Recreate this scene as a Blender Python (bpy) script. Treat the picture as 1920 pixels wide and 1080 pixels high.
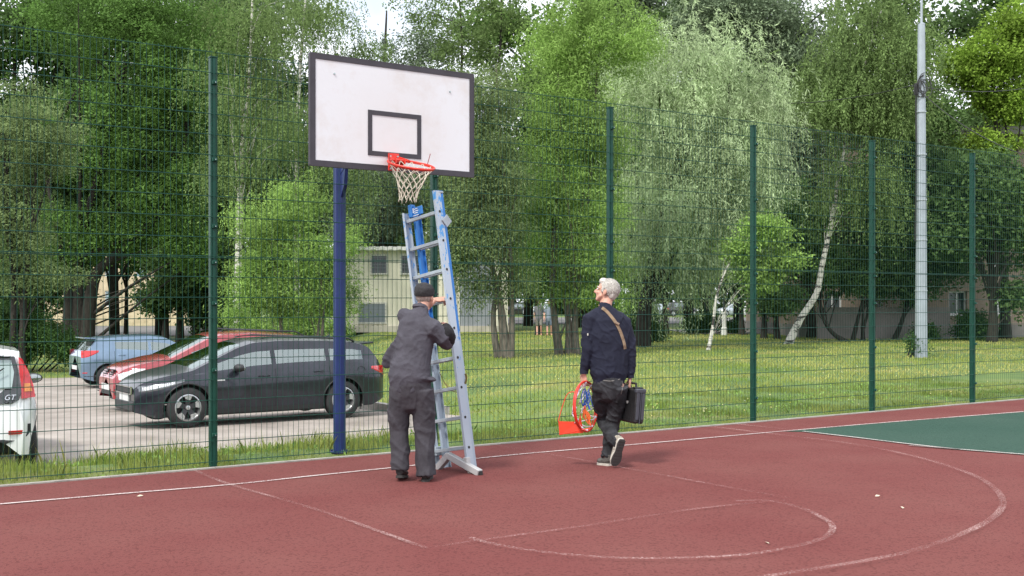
import bpy, math, random
import numpy as np
from mathutils import Vector, Matrix, noise as mnoise
for o in list(bpy.data.objects): bpy.data.objects.remove(o)
S = bpy.context.scene; COL = S.collection
R = math.radians
# ---------------- camera, world, sun, exposure ----------------
F = 2105.0; HOR = 568.0; CAMZ = 1.605
cam_d = bpy.data.cameras.new('camera'); cam = bpy.data.objects.new('camera', cam_d); COL.objects.link(cam)
cam.location = (0, 0, CAMZ); cam.rotation_euler = (R(90), 0, 0)
cam_d.sensor_width = 36; cam_d.lens = 36*F/1920; cam_d.shift_y = (HOR-540)/1920
cam_d.clip_start = .1; cam_d.clip_end = 5000
S.camera = cam
S.view_settings.view_transform = 'Standard'; S.view_settings.look = 'None'
S.view_settings.gamma = 1; S.view_settings.exposure = 0.52
SUN_EL, SUN_AZ = 52, 212          # azimuth clockwise from +Y: the sun stands behind the camera, to its left
w = bpy.data.worlds.new('World'); S.world = w; w.use_nodes = True
nt = w.node_tree; N = nt.nodes; Lk = nt.links
bg = N['Background']; bg.inputs['Strength'].default_value = .135
sky = N.new('ShaderNodeTexSky'); sky.sky_type = 'NISHITA'; sky.sun_disc = False
sky.sun_elevation = R(SUN_EL); sky.sun_rotation = R(SUN_AZ); sky.air_density = 1; sky.dust_density = 2
tc = N.new('ShaderNodeTexCoord'); nz = N.new('ShaderNodeTexNoise'); nz.inputs['Scale'].default_value = 3.2
nz.inputs['Detail'].default_value = 5
cr = N.new('ShaderNodeValToRGB'); cr.color_ramp.elements[0].position = .26; cr.color_ramp.elements[1].position = .42
mx = N.new('ShaderNodeMixRGB'); mx.inputs[2].default_value = (8.6, 8.9, 9.6, 1)
Lk.new(tc.outputs['Generated'], nz.inputs['Vector']); Lk.new(nz.outputs['Fac'], cr.inputs['Fac'])
Lk.new(cr.outputs['Color'], mx.inputs[0]); Lk.new(sky.outputs['Color'], mx.inputs[1]); Lk.new(mx.outputs[0], bg.inputs['Color'])
sl = bpy.data.lights.new('sun', 'SUN'); sl.energy = 2.7; sl.angle = R(10); sl.color = (1, .96, .88)
so = bpy.data.objects.new('sun', sl); COL.objects.link(so)
sd = Vector((math.sin(R(SUN_AZ))*math.cos(R(SUN_EL)), math.cos(R(SUN_AZ))*math.cos(R(SUN_EL)), math.sin(R(SUN_EL))))
so.rotation_euler = sd.to_track_quat('Z', 'Y').to_euler(); so.location = (0, 0, 40)

# ---------------- ground geometry helpers ----------------
P0 = (-2.899, 10.935); E = (.8254, .5645); NB = (-.5645, .8254)
def fw(s, d, z=0): return Vector((P0[0]+s*E[0]+d*NB[0], P0[1]+s*E[1]+d*NB[1], z))
def sd_of(x, y):
    a, b = x-P0[0], y-P0[1]; return a*E[0]+b*E[1], a*NB[0]+b*NB[1]
def sst(a, b, v):
    t = np.clip((np.asarray(v, float)-a)/(b-a), 0, 1); return t*t*(3-2*t)
def hg(x, y):
    x = np.asarray(x, float); y = np.asarray(y, float)
    d = (x-P0[0])*NB[0]+(y-P0[1])*NB[1]
    base = -.37*sst(.5, 3.6, d) - .028*np.clip(d-6.6, 0, 19)
    q = x + .226*(y-18) + .5
    wl = 1-sst(-1, 3, q)
    rise = .0*d
    return base*wl - .03*(1-sst(.05, .25, d)) + rise
def at(px, py, Y): return Vector(((px-960)*Y/F, Y, CAMZ+(HOR-py)*Y/F))
def G(px, py):
    lo, hi = 3., 600.
    f = lambda Y: at(px, py, Y).z - float(hg((px-960)*Y/F, Y))
    Y = lo
    while Y < hi and f(Y) > 0: Y *= 1.02
    a, b = Y/1.02, Y
    for _ in range(30):
        m = (a+b)/2
        if f(m) > 0: a = m
        else: b = m
    v = at(px, py, a); return v
def C0(px, py):   # point on the flat court
    Y = F*CAMZ/(py-HOR); return Vector(((px-960)*Y/F, Y, 0))

# ---------------- material helpers ----------------
MATS = {}
def mat(name, col, rough=.6, metal=0., var=0., vscale=8., bump=0., bscale=60., col2=None, coat=0., spec=.5, stretch=None, detail=4, trans=0., rnd=0.):
    if name in MATS: return MATS[name]
    m = bpy.data.materials.new(name); m.use_nodes = True; MATS[name] = m
    n = m.node_tree.nodes; l = m.node_tree.links; b = n['Principled BSDF']
    b.inputs['Base Color'].default_value = (*col, 1); b.inputs['Roughness'].default_value = rough
    b.inputs['Metallic'].default_value = metal; b.inputs['Coat Weight'].default_value = coat
    b.inputs['Specular IOR Level'].default_value = spec; b.inputs['Coat Roughness'].default_value = .05
    tcn = n.new('ShaderNodeTexCoord'); mp = n.new('ShaderNodeMapping')
    l.new(tcn.outputs['Object'], mp.inputs['Vector'])
    if stretch: mp.inputs['Scale'].default_value = stretch
    src = None
    if var or col2:
        z = n.new('ShaderNodeTexNoise'); z.inputs['Scale'].default_value = vscale; z.inputs['Detail'].default_value = detail
        z.inputs['Roughness'].default_value = .62
        l.new(mp.outputs['Vector'], z.inputs['Vector'])
        rp = n.new('ShaderNodeValToRGB'); rp.color_ramp.elements[0].position = .34; rp.color_ramp.elements[1].position = .68
        c2 = col2 if col2 else tuple(min(1, c*(1+var)) for c in col); c1 = col if col2 else tuple(c*(1-var) for c in col)
        rp.color_ramp.elements[0].color = (*c1, 1); rp.color_ramp.elements[1].color = (*c2, 1)
        l.new(z.outputs['Fac'], rp.inputs['Fac']); src = rp.outputs['Color']
    if rnd:
        g = n.new('ShaderNodeNewGeometry'); h = n.new('ShaderNodeHueSaturation')
        mr = n.new('ShaderNodeMapRange'); mr.inputs['To Min'].default_value = 1-rnd; mr.inputs['To Max'].default_value = 1+rnd
        l.new(g.outputs['Random Per Island'], mr.inputs['Value']); l.new(mr.outputs[0], h.inputs['Value'])
        if src: l.new(src, h.inputs['Color'])
        else: h.inputs['Color'].default_value = (*col, 1)
        src = h.outputs['Color']
    if src: l.new(src, b.inputs['Base Color'])
    if bump:
        z2 = n.new('ShaderNodeTexNoise'); z2.inputs['Scale'].default_value = bscale; z2.inputs['Detail'].default_value = 5
        l.new(mp.outputs['Vector'], z2.inputs['Vector'])
        bp = n.new('ShaderNodeBump'); bp.inputs['Strength'].default_value = bump; bp.inputs['Distance'].default_value = .02
        l.new(z2.outputs['Fac'], bp.inputs['Height']); l.new(bp.outputs['Normal'], b.inputs['Normal'])
    if trans:
        tr = n.new('ShaderNodeBsdfTranslucent'); ms = n.new('ShaderNodeMixShader'); ms.inputs[0].default_value = trans
        if src: l.new(src, tr.inputs['Color'])
        else: tr.inputs['Color'].default_value = (*col, 1)
        o = n['Material Output']; l.new(b.outputs[0], ms.inputs[1]); l.new(tr.outputs[0], ms.inputs[2]); l.new(ms.outputs[0], o.inputs['Surface'])
    return m
def glassmat(name, tint, fac):
    if name in MATS: return MATS[name]
    m = bpy.data.materials.new(name); m.use_nodes = True; MATS[name] = m
    n = m.node_tree.nodes; l = m.node_tree.links; n.remove(n['Principled BSDF'])
    t = n.new('ShaderNodeBsdfTransparent'); t.inputs[0].default_value = (*tint, 1)
    g = n.new('ShaderNodeBsdfGlossy'); g.inputs['Roughness'].default_value = .03; g.inputs[0].default_value = (.62, .70, .68, 1)
    fr = n.new('ShaderNodeFresnel'); fr.inputs[0].default_value = 1.5
    ad = n.new('ShaderNodeMath'); ad.operation = 'ADD'; ad.inputs[1].default_value = fac; ad.use_clamp = True
    ms = n.new('ShaderNodeMixShader'); l.new(fr.outputs[0], ad.inputs[0]); l.new(ad.outputs[0], ms.inputs[0])
    l.new(t.outputs[0], ms.inputs[1]); l.new(g.outputs[0], ms.inputs[2]); l.new(ms.outputs[0], n['Material Output'].inputs['Surface'])
    return m

# ---------------- object helpers ----------------
OFF = {}
def tag(o, label=None, cat=None, group=None, kind=None):
    if label: o['label'] = label
    if cat: o['category'] = cat
    if group: o['group'] = group
    if kind: o['kind'] = kind
    return o
def thing(name, label, cat, loc=(0, 0, 0), rz=0, group=None):
    o = bpy.data.objects.new(name, None); COL.objects.link(o); o.location = loc; o.rotation_euler = (0, 0, rz)
    o.empty_display_size = .2
    OFF[o] = Vector(loc)
    return tag(o, label, cat, group)
def localthing(*a, **k):
    o = thing(*a, **k); OFF[o] = Vector((0, 0, 0)); return o
def place(me, name, m, parent=None, smooth=False, sharp=35):
    o = bpy.data.objects.new(name, me); COL.objects.link(o)
    if m is not None:
        me.materials.clear(); me.materials.append(m)
    if parent is not None: o.parent = parent; OFF[o] = OFF[parent]
    else: OFF[o] = Vector((0, 0, 0))
    if smooth:
        me.polygons.foreach_set('use_smooth', np.ones(len(me.polygons), bool))
        if sharp: me.set_sharp_from_angle(angle=R(sharp))
    return o
def npmesh(name, V, Fc, nper, m, parent=None, smooth=False):
    V = np.asarray(V, np.float32)
    if parent is not None: V = V - np.array(OFF[parent], np.float32)
    me = bpy.data.meshes.new(name); Fc = np.asarray(Fc, np.int32)
    me.vertices.add(len(V)); me.vertices.foreach_set('co', V.ravel())
    me.loops.add(Fc.size); me.loops.foreach_set('vertex_index', Fc.ravel())
    me.polygons.add(len(Fc)); me.polygons.foreach_set('loop_start', np.arange(len(Fc), dtype=np.int32)*nper)
    me.update(calc_edges=True)
    return place(me, name, m, parent, smooth, None)
class MB:
    def __init__(s): s.v = []; s.f = []
    def add(s, vs, fs):
        b = len(s.v); s.v += [tuple(v) for v in vs]; s.f += [tuple(b+i for i in f) for f in fs]; return s
    def box(s, c, sz, rot=None, bev=0):
        c = Vector(c); x, y, z = [a/2 for a in sz]
        if bev:
            vs = []; 
            for X, Y, Z in ((x-bev, y-bev, z), (x, y-bev, z-bev), (x-bev, y, z-bev)): pass
            idx = {}
            for sx in (-1, 1):
                for sy in (-1, 1):
                    for sz_ in (-1, 1):
                        idx[sx, sy, sz_] = len(vs)
                        vs += [Vector((sx*(x-bev), sy*(y-bev), sz_*z)), Vector((sx*x, sy*(y-bev), sz_*(z-bev))), Vector((sx*(x-bev), sy*y, sz_*(z-bev)))]
            q = lambda a, k: idx[a]+k
            fs = []
            for sg in (-1, 1):
                o = [(-1, -1), (1, -1), (1, 1), (-1, 1)]
                fs.append([q((a, b, sg), 0) for a, b in (o if sg > 0 else o[::-1])])
                fs.append([q((sg, a, b), 1) for a, b in (o if sg > 0 else o[::-1])])
                fs.append([q((b, sg, a), 2) for a, b in (o if sg > 0 else o[::-1])])
            for a in (-1, 1):
                for b in (-1, 1):
                    fs.append([q((a, -1, b), 0), q((a, -1, b), 1), q((a, 1, b), 1), q((a, 1, b), 0)])
                    fs.append([q((-1, a, b), 0), q((-1, a, b), 2), q((1, a, b), 2), q((1, a, b), 0)])
                    fs.append([q((a, b, -1), 1), q((a, b, -1), 2), q((a, b, 1), 2), q((a, b, 1), 1)])
                    for e in (-1, 1): fs.append([q((a, b, e), 0), q((a, b, e), 1), q((a, b, e), 2)])
        else:
            vs = [Vector((a*x, b*y, e*z)) for e in (-1, 1) for b in (-1, 1) for a in (-1, 1)]
            fs = [(0, 2, 3, 1), (4, 5, 7, 6), (0, 1, 5, 4), (2, 6, 7, 3), (0, 4, 6, 2), (1, 3, 7, 5)]
        if rot is not None: vs = [rot @ v for v in vs]
        return s.add([v+c for v in vs], fs)
    def bar(s, a, b, wx, wy, ref=(0, 0, 1), bev=0):   # box from a to b; wy measured along ref-ish
        a, b = Vector(a), Vector(b); t = (b-a); L = t.length; t.normalize()
        r = Vector(ref); 
        if abs(t.dot(r)) > .95: r = Vector((1, 0, 0))
        u = t.cross(r).normalized(); v = u.cross(t)
        m = Matrix((u, v, t)).transposed()
        return s.box((a+b)/2, (wx, wy, L), m, bev)
    def tube(s, pts, ra, rb=None, ref=(1, 0, 0), n=12, cap=True, round_=0):
        pts = [Vector(p) for p in pts]; k = len(pts)
        if not hasattr(ra, '__len__'): ra = [ra]*k
        if rb is None: rb = ra
        elif not hasattr(rb, '__len__'): rb = [rb]*k
        ra, rb = list(ra), list(rb)
        if round_:
            t0 = (pts[0]-pts[1]).normalized(); t1 = (pts[-1]-pts[-2]).normalized()
            pts = [pts[0]+t0*ra[0]*f for f in (.95, .7)] + pts + [pts[-1]+t1*ra[-1]*f for f in (.7, .95)]
            g = (.3, .72)
            ra = [ra[0]*g[0], ra[0]*g[1]]+ra+[ra[-1]*g[1], ra[-1]*g[0]]; rb = [rb[0]*g[0], rb[0]*g[1]]+rb+[rb[-1]*g[1], rb[-1]*g[0]]; k += 4
        ref = Vector(ref); vs = []; fs = []
        pu = None
        for i, p in enumerate(pts):
            t = (pts[min(i+1, k-1)]-pts[max(i-1, 0)]).normalized()
            u = ref - t*ref.dot(t)
            if u.length < .05: u = (pu if pu else Vector((0, 1, 0))); u = u - t*u.dot(t)
            u.normalize(); pu = u; v = t.cross(u)
            for j in range(n):
                a = 2*math.pi*j/n; vs.append(p+u*ra[i]*math.cos(a)+v*rb[i]*math.sin(a))
        for i in range(k-1):
            for j in range(n):
                j2 = (j+1) % n; fs.append((i*n+j, i*n+j2, (i+1)*n+j2, (i+1)*n+j))
        if cap: fs.append(tuple(range(n))[::-1]); fs.append(tuple((k-1)*n+j for j in range(n)))
        return s.add(vs, fs)
    def ell(s, c, r, rot=None, n=16, m=10):
        vs = [Vector((0, 0, 1))]; fs = []
        for i in range(1, m):
            a = math.pi*i/m
            for j in range(n):
                b = 2*math.pi*j/n; vs.append(Vector((math.sin(a)*math.cos(b), math.sin(a)*math.sin(b), math.cos(a))))
        vs.append(Vector((0, 0, -1)))
        for j in range(n): fs.append((0, 1+j, 1+(j+1) % n)); fs.append((len(vs)-1, 1+(m-2)*n+(j+1) % n, 1+(m-2)*n+j))
        for i in range(m-2):
            for j in range(n): fs.append((1+i*n+j, 1+(i+1)*n+j, 1+(i+1)*n+(j+1) % n, 1+i*n+(j+1) % n))
        vs = [Vector((v.x*r[0], v.y*r[1], v.z*r[2])) for v in vs]
        if rot is not None: vs = [rot @ v for v in vs]
        return s.add([v+Vector(c) for v in vs], fs)
    def lathe(s, c, prof, axis=(0, 0, 1), n=32, closed=True):
        ax = Vector(axis).normalized(); u = ax.orthogonal().normalized(); v = ax.cross(u); c = Vector(c)
        vs = []; k = len(prof)
        for i in range(n):
            a = 2*math.pi*i/n; d = u*math.cos(a)+v*math.sin(a)
            for r, h in prof: vs.append(c+d*r+ax*h)
        fs = []
        for i in range(n):
            i2 = (i+1) % n
            for j in range(k if closed else k-1):
                j2 = (j+1) % k; fs.append((i*k+j, i2*k+j, i2*k+j2, i*k+j2))
        return s.add(vs, fs)
    def torus(s, c, Rr, r, ax=(0, 0, 1), n=40, m=10):
        return s.lathe(c, [(Rr+r*math.cos(2*math.pi*j/m), r*math.sin(2*math.pi*j/m)) for j in range(m)], ax, n)
    def quad(s, a, b, c, d): return s.add([a, b, c, d], [(0, 1, 2, 3)])
    def build(s, name, m, parent=None, smooth=False, sharp=35):
        me = bpy.data.meshes.new(name); o = OFF[parent] if parent is not None else Vector((0, 0, 0))
        me.from_pydata([(v[0]-o[0], v[1]-o[1], v[2]-o[2]) for v in s.v], [], s.f); me.update()
        return place(me, name, m, parent, smooth, sharp)
def copy_tree(o, parent=None):
    c = o.copy(); COL.objects.link(c); c.parent = parent
    for ch in o.children: copy_tree(ch, c)
    return c
def text_mb(body, size, origin, ux, uz, depth=.002, shear=0):
    cu = bpy.data.curves.new('lettering', 'FONT'); cu.body = body; cu.size = size; cu.extrude = depth; cu.shear = shear; cu.align_x = 'CENTER'
    t = bpy.data.objects.new('lettering', cu); COL.objects.link(t)
    me = bpy.data.meshes.new_from_object(t.evaluated_get(bpy.context.evaluated_depsgraph_get()))
    ux, uz = Vector(ux).normalized(), Vector(uz).normalized(); nn = ux.cross(uz); o = Vector(origin)
    mb = MB(); mb.add([o+ux*v.co.x+uz*v.co.y+nn*v.co.z for v in me.vertices], [tuple(p.vertices) for p in me.polygons])
    bpy.data.objects.remove(t); bpy.data.meshes.remove(me); return mb

# ================= SETTING =================
# terrain sheet
def axis_vals(lo, hi, fine_lo, fine_hi, step):
    a = list(np.arange(fine_lo, fine_hi+.01, step)); g = step; x = fine_lo
    while x > lo: g *= 1.25; x -= g; a.insert(0, x)
    g = step; x = fine_hi
    while x < hi: g *= 1.25; x += g; a.append(x)
    return np.array(a)
def grid_mesh(name, A, B, zf, m, conv=None, keep=None):
    AA, BB = np.meshgrid(A, B, indexing='ij')
    X, Y = (AA, BB) if conv is None else conv(AA, BB)
    Z = zf(X, Y); V = np.stack([X, Y, Z], -1).reshape(-1, 3); nb = len(B)
    i, j = np.meshgrid(np.arange(len(A)-1), np.arange(nb-1), indexing='ij')
    q = np.stack([i*nb+j, (i+1)*nb+j, (i+1)*nb+j+1, i*nb+j+1], -1).reshape(-1, 4)
    if keep is not None:
        k = keep(AA[:-1, :-1].ravel(), BB[:-1, :-1].ravel()); q = q[k]
    return npmesh(name, V, q, 4, m, None, True)
sdconv = lambda s, d: (P0[0]+s*E[0]+d*NB[0], P0[1]+s*E[1]+d*NB[1])
def ground_mat():
    m = mat('lawn_ground', (.05, .085, .022), .9, bump=.6, bscale=9)
    n = m.node_tree.nodes; l = m.node_tree.links; b = n['Principled BSDF']
    tcn = n.new('ShaderNodeTexCoord'); z = n.new('ShaderNodeTexNoise'); z.inputs['Scale'].default_value = .35; z.inputs['Detail'].default_value = 9
    z.inputs['Roughness'].default_value = .7
    l.new(tcn.outputs['Object'], z.inputs['Vector'])
    rp = n.new('ShaderNodeValToRGB'); e = rp.color_ramp.elements
    e[0].position = .35; e[0].color = (.045, .09, .02, 1); e[1].position = .7; e[1].color = (.22, .19, .07, 1)
    x = e.new(.52); x.color = (.10, .16, .03, 1)
    l.new(z.outputs['Fac'], rp.inputs['Fac']); l.new(rp.outputs[0], b.inputs['Base Color'])
    return m
GM = ground_mat()
g = grid_mesh('lawn', axis_vals(-1500, 1500, -30, 30, .6), axis_vals(-1500, 1500, -2, 70, .25*2), lambda X, Y: hg(X, Y), GM, sdconv)
tag(g, kind='structure')
# court
def court_mat(name, c1, c2, c3):
    m = mat(name, c1, .85); n = m.node_tree.nodes; l = m.node_tree.links; b = n['Principled BSDF']
    b.inputs['Specular IOR Level'].default_value = .08
    tcn = n.new('ShaderNodeTexCoord')
    z = n.new('ShaderNodeTexNoise'); z.inputs['Scale'].default_value = 230; z.inputs['Detail'].default_value = 3
    z2 = n.new('ShaderNodeTexNoise'); z2.inputs['Scale'].default_value = .8; z2.inputs['Detail'].default_value = 7
    vo = n.new('ShaderNodeTexVoronoi'); vo.inputs['Scale'].default_value = 75
    for q in (z, z2, vo): l.new(tcn.outputs['Object'], q.inputs['Vector'])
    rp = n.new('ShaderNodeValToRGB'); e = rp.color_ramp.elements; e[0].position = .3; e[0].color = (*c1, 1); e[1].position = .72; e[1].color = (*c2, 1)
    l.new(z.outputs['Fac'], rp.inputs['Fac'])
    mx1 = n.new('ShaderNodeMixRGB'); mx1.inputs[2].default_value = (*c3, 1)
    mr = n.new('ShaderNodeMapRange'); mr.inputs['From Min'].default_value = .35; mr.inputs['From Max'].default_value = .75; mr.inputs['To Max'].default_value = .45
    l.new(z2.outputs['Fac'], mr.inputs['Value']); l.new(mr.outputs[0], mx1.inputs[0]); l.new(rp.outputs[0], mx1.inputs[1])
    # coarse rubber crumbs: darker cell centres here and there
    gt = n.new('ShaderNodeMath'); gt.operation = 'LESS_THAN'; gt.inputs[1].default_value = .16
    sx = n.new('ShaderNodeSeparateColor'); l.new(vo.outputs['Color'], sx.inputs[0]); l.new(sx.outputs[0], gt.inputs[0])
    mx2 = n.new('ShaderNodeMixRGB'); mx2.inputs[2].default_value = (c1[0]*.35, c1[1]*.35, c1[2]*.35, 1)
    mm = n.new('ShaderNodeMath'); mm.operation = 'MULTIPLY'; mm.inputs[1].default_value = .35; l.new(gt.outputs[0], mm.inputs[0])
    l.new(mm.outputs[0], mx2.inputs[0]); l.new(mx1.outputs[0], mx2.inputs[1]); l.new(mx2.outputs[0], b.inputs['Base Color'])
    bp = n.new('ShaderNodeBump'); bp.inputs['Strength'].default_value = .9; bp.inputs['Distance'].default_value = .004
    l.new(z.outputs['Fac'], bp.inputs['Height']); l.new(bp.outputs['Normal'], b.inputs['Normal'])
    return m
CM = court_mat('red_rubber', (.096, .026, .025), (.208, .070, .065), (.195, .083, .072))
CG = court_mat('green_rubber', (.020, .048, .037), (.052, .104, .078), (.06, .10, .078))
c = grid_mesh('court', np.linspace(-20, 30, 60), np.linspace(-32, -.07, 40), lambda X, Y: X*0, CM, sdconv); tag(c, kind='structure')
mb = MB(); 
gb = [(1372, 796), (1505, 810), (1600, 821), (1710, 834.5), (1800, 844), (1920, 853.5)]
wl = [(0, 946.5), (215, 928), (430, 910), (585, 893.5), (740, 877.5), (960, 854), (1210, 832.5), (1460, 810), (1690, 790.5), (1920, 772.5)]
def catm(P, k=6):
    P = [Vector(p) for p in P]; out = []
    for i in range(len(P)-1):
        p0, p1, p2, p3 = P[max(i-1, 0)], P[i], P[i+1], P[min(i+2, len(P)-1)]
        for j in range(k):
            t = j/k; out.append(.5*((2*p1)+(p2-p0)*t+(2*p0-5*p1+4*p2-p3)*t*t+(3*p1-p0-3*p2+p3)*t**3))
    out.append(P[-1]); return out
def poly_up(name, pts, z, m):
    mb = MB(); mb.add([(p.x, p.y, z) for p in pts], [tuple(range(len(pts)))]); o = mb.build(name, m)
    if o.data.polygons[0].normal.z < 0: o.data.flip_normals()
    return o
A = [C0(*p) for p in gb[1:]]; W = [C0(*p) for p in wl[7:]]
dirA = (A[-1]-A[-2]).normalized(); far1 = A[-1]+dirA*14; far2 = W[-1]+(W[-1]-W[-2]).normalized()*14
go = poly_up('green_court_zone', [C0(1468, 809.3)]+A+[far1, far2]+W[::-1][:-1], .004, CG); tag(go, kind='structure')
def line_mat(name, fade, col=(.62, .55, .53)):
    m = bpy.data.materials.new(name); m.use_nodes = True; n = m.node_tree.nodes; l = m.node_tree.links; b = n['Principled BSDF']
    b.inputs['Base Color'].default_value = (*col, 1); b.inputs['Roughness'].default_value = .8
    t = n.new('ShaderNodeBsdfTransparent'); ms = n.new('ShaderNodeMixShader'); tcn = n.new('ShaderNodeTexCoord')
    z = n.new('ShaderNodeTexNoise'); z.inputs['Scale'].default_value = 70; z.inputs['Detail'].default_value = 4; z.inputs['Roughness'].default_value = .7
    z2 = n.new('ShaderNodeTexNoise'); z2.inputs['Scale'].default_value = 1.6; z2.inputs['Detail'].default_value = 4
    ad = n.new('ShaderNodeMath'); ad.operation = 'MULTIPLY_ADD'; ad.inputs[1].default_value = .3
    l.new(tcn.outputs['Object'], z.inputs['Vector']); l.new(tcn.outputs['Object'], z2.inputs['Vector'])
    l.new(z2.outputs['Fac'], ad.inputs[0]); l.new(z.outputs['Fac'], ad.inputs[2])
    mr = n.new('ShaderNodeMapRange'); mr.inputs['From Min'].default_value = fade; mr.inputs['From Max'].default_value = fade+.22
    l.new(ad.outputs[0], mr.inputs['Value']); l.new(mr.outputs[0], ms.inputs[0]); l.new(t.outputs[0], ms.inputs[1]); l.new(b.outputs[0], ms.inputs[2])
    l.new(ms.outputs[0], n['Material Output'].inputs['Surface']); return m
def ribbon(name, P, wd, z, m, k=6):
    P = catm(P, k) if k else [Vector(p) for p in P]; mb = MB(); vs = []
    for i, p in enumerate(P):
        t = (P[min(i+1, len(P)-1)]-P[max(0, i-1)]); t.z = 0; t.normalize(); s_ = Vector((-t.y, t.x, 0))*wd/2
        vs += [Vector((p.x, p.y, z))-s_, Vector((p.x, p.y, z))+s_]
    mb.add(vs, [(2*i, 2*i+2, 2*i+3, 2*i+1) for i in range(len(P)-1)]); o = mb.build(name, m)
    return tag(o, kind='structure')
LM1 = line_mat('line_paint', .50, (.54, .47, .45)); LM2 = line_mat('worn_line_paint', .64, (.46, .31, .29)); LM3 = line_mat('fainter_line_paint', .665, (.42, .26, .25))
ribbon('court_side_line', [C0(*p)-Vector((0, 0, 0)) for p in wl], .042, .008, LM1)
ribbon('green_zone_line', [C0(*p) for p in gb[1:]]+[far1], .05, .012, LM1)
ribbon('green_zone_line', [C0(*p) for p in ((1372, 796), (1440, 803), (1505, 810))], .042, .016, LM2)
ribbon('key_line', [C0(*p) for p in ((364, 883), (430, 910), (594, 958), (800, 1031))], .042, .012, LM2)
ribbon('key_line', [C0(*p) for p in ((915, 834), (980, 846), (1114, 869.6), (1300, 905), (1480, 938))], .042, .020, LM3)
ribbon('free_throw_line', [C0(*p) for p in ((800, 1031), (890, 1018), (1100, 989), (1300, 958), (1440, 944), (1480, 939))], .042, .016, LM3)
ribbon('free_throw_circle', [C0(*p) for p in ((880, 1014), (930, 1027), (1010, 1040), (1100, 1049), (1180, 1053), (1300, 1052), (1400, 1046), (1470, 1035), (1530, 1020), (1556, 1006), (1560, 990), (1540, 975), (1500, 957), (1440, 944), (1380, 944))], .048, .024, LM2)
ribbon('three_point_line', [C0(*p) for p in ((1305, 800), (1430, 815), (1590, 835), (1710, 859), (1810, 890), (1860, 917), (1881, 950), (1850, 985), (1760, 1025), (1660, 1052), (1500, 1079), (1300, 1110))], .055, .028, LM2)
# kerb along the court edge
mb = MB(); 
for i in range(50):
    s0 = -20+i; mb.box(fw(s0+.5, -.028, -.07), (.995, .060, .16), Matrix.Rotation(math.atan2(E[1], E[0]), 3, 'Z'))
o = mb.build('court_kerb', mat('kerb_concrete', (.30, .28, .25), .9, var=.2, vscale=5, bump=.3, bscale=50)); tag(o, kind='structure')
# parking lot
def lot_edge(s, d):
    r = 5.9 + .25*np.sin(d*1.3) - np.clip(5.4-d, 0, 9)*.9
    near = 3.5 + .28*np.sin(s*1.7) + .15*np.sin(s*4.1+1) - .035*(s+3)
    return (s < r) & (d > near) & (d < 28.3)
LOTM = mat('lot_asphalt', (.20, .172, .148), .92, col2=(.36, .32, .285), vscale=.9, bump=.4, bscale=70, detail=10)
lot = grid_mesh('parking_lot', np.arange(-34, 8, .2), np.arange(3, 28.6, .2), lambda X, Y: hg(X, Y)+.03, LOTM, sdconv, lot_edge); tag(lot, kind='structure')
RD = mat('road_asphalt', (.13, .125, .12), .9, var=.15, vscale=.6)
o = grid_mesh('far_road', np.arange(-70, 80, 3.), np.arange(84, 122, 2.), lambda X, Y: hg(X, Y)+.06, RD); tag(o, kind='structure')
o = grid_mesh('far_path', np.arange(9, 60, 1.5), np.arange(57, 66.5, 1.), lambda X, Y: hg(X, Y)+.05, mat('path_asphalt', (.24, .225, .22), .9, var=.15, vscale=.8)); tag(o, kind='structure')
# kerbs around the lot
KM = mat('old_kerb_concrete', (.34, .32, .29), .95, var=.25, vscale=3, bump=.4, bscale=30)
mb = MB()
for i in range(36):
    p = fw(-32+i+.5, 28.6+.03*math.sin(i*2.1)); p.z = float(hg(p.x, p.y))+.06
    mb.box(p, (.985, .16, .26), Matrix.Rotation(math.atan2(E[1], E[0])+.01*math.sin(i*3), 3, 'Z'))
for i in range(18):
    d = 6.6+i*1.2; p = fw(6.05+.25*math.sin(d*1.3), d); p.z = float(hg(p.x, p.y))+.05
    mb.box(p, (.15, 1.18, .24), Matrix.Rotation(math.atan2(E[1], E[0]), 3, 'Z'))
tag(mb.build('lot_kerb', KM), kind='structure')

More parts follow.
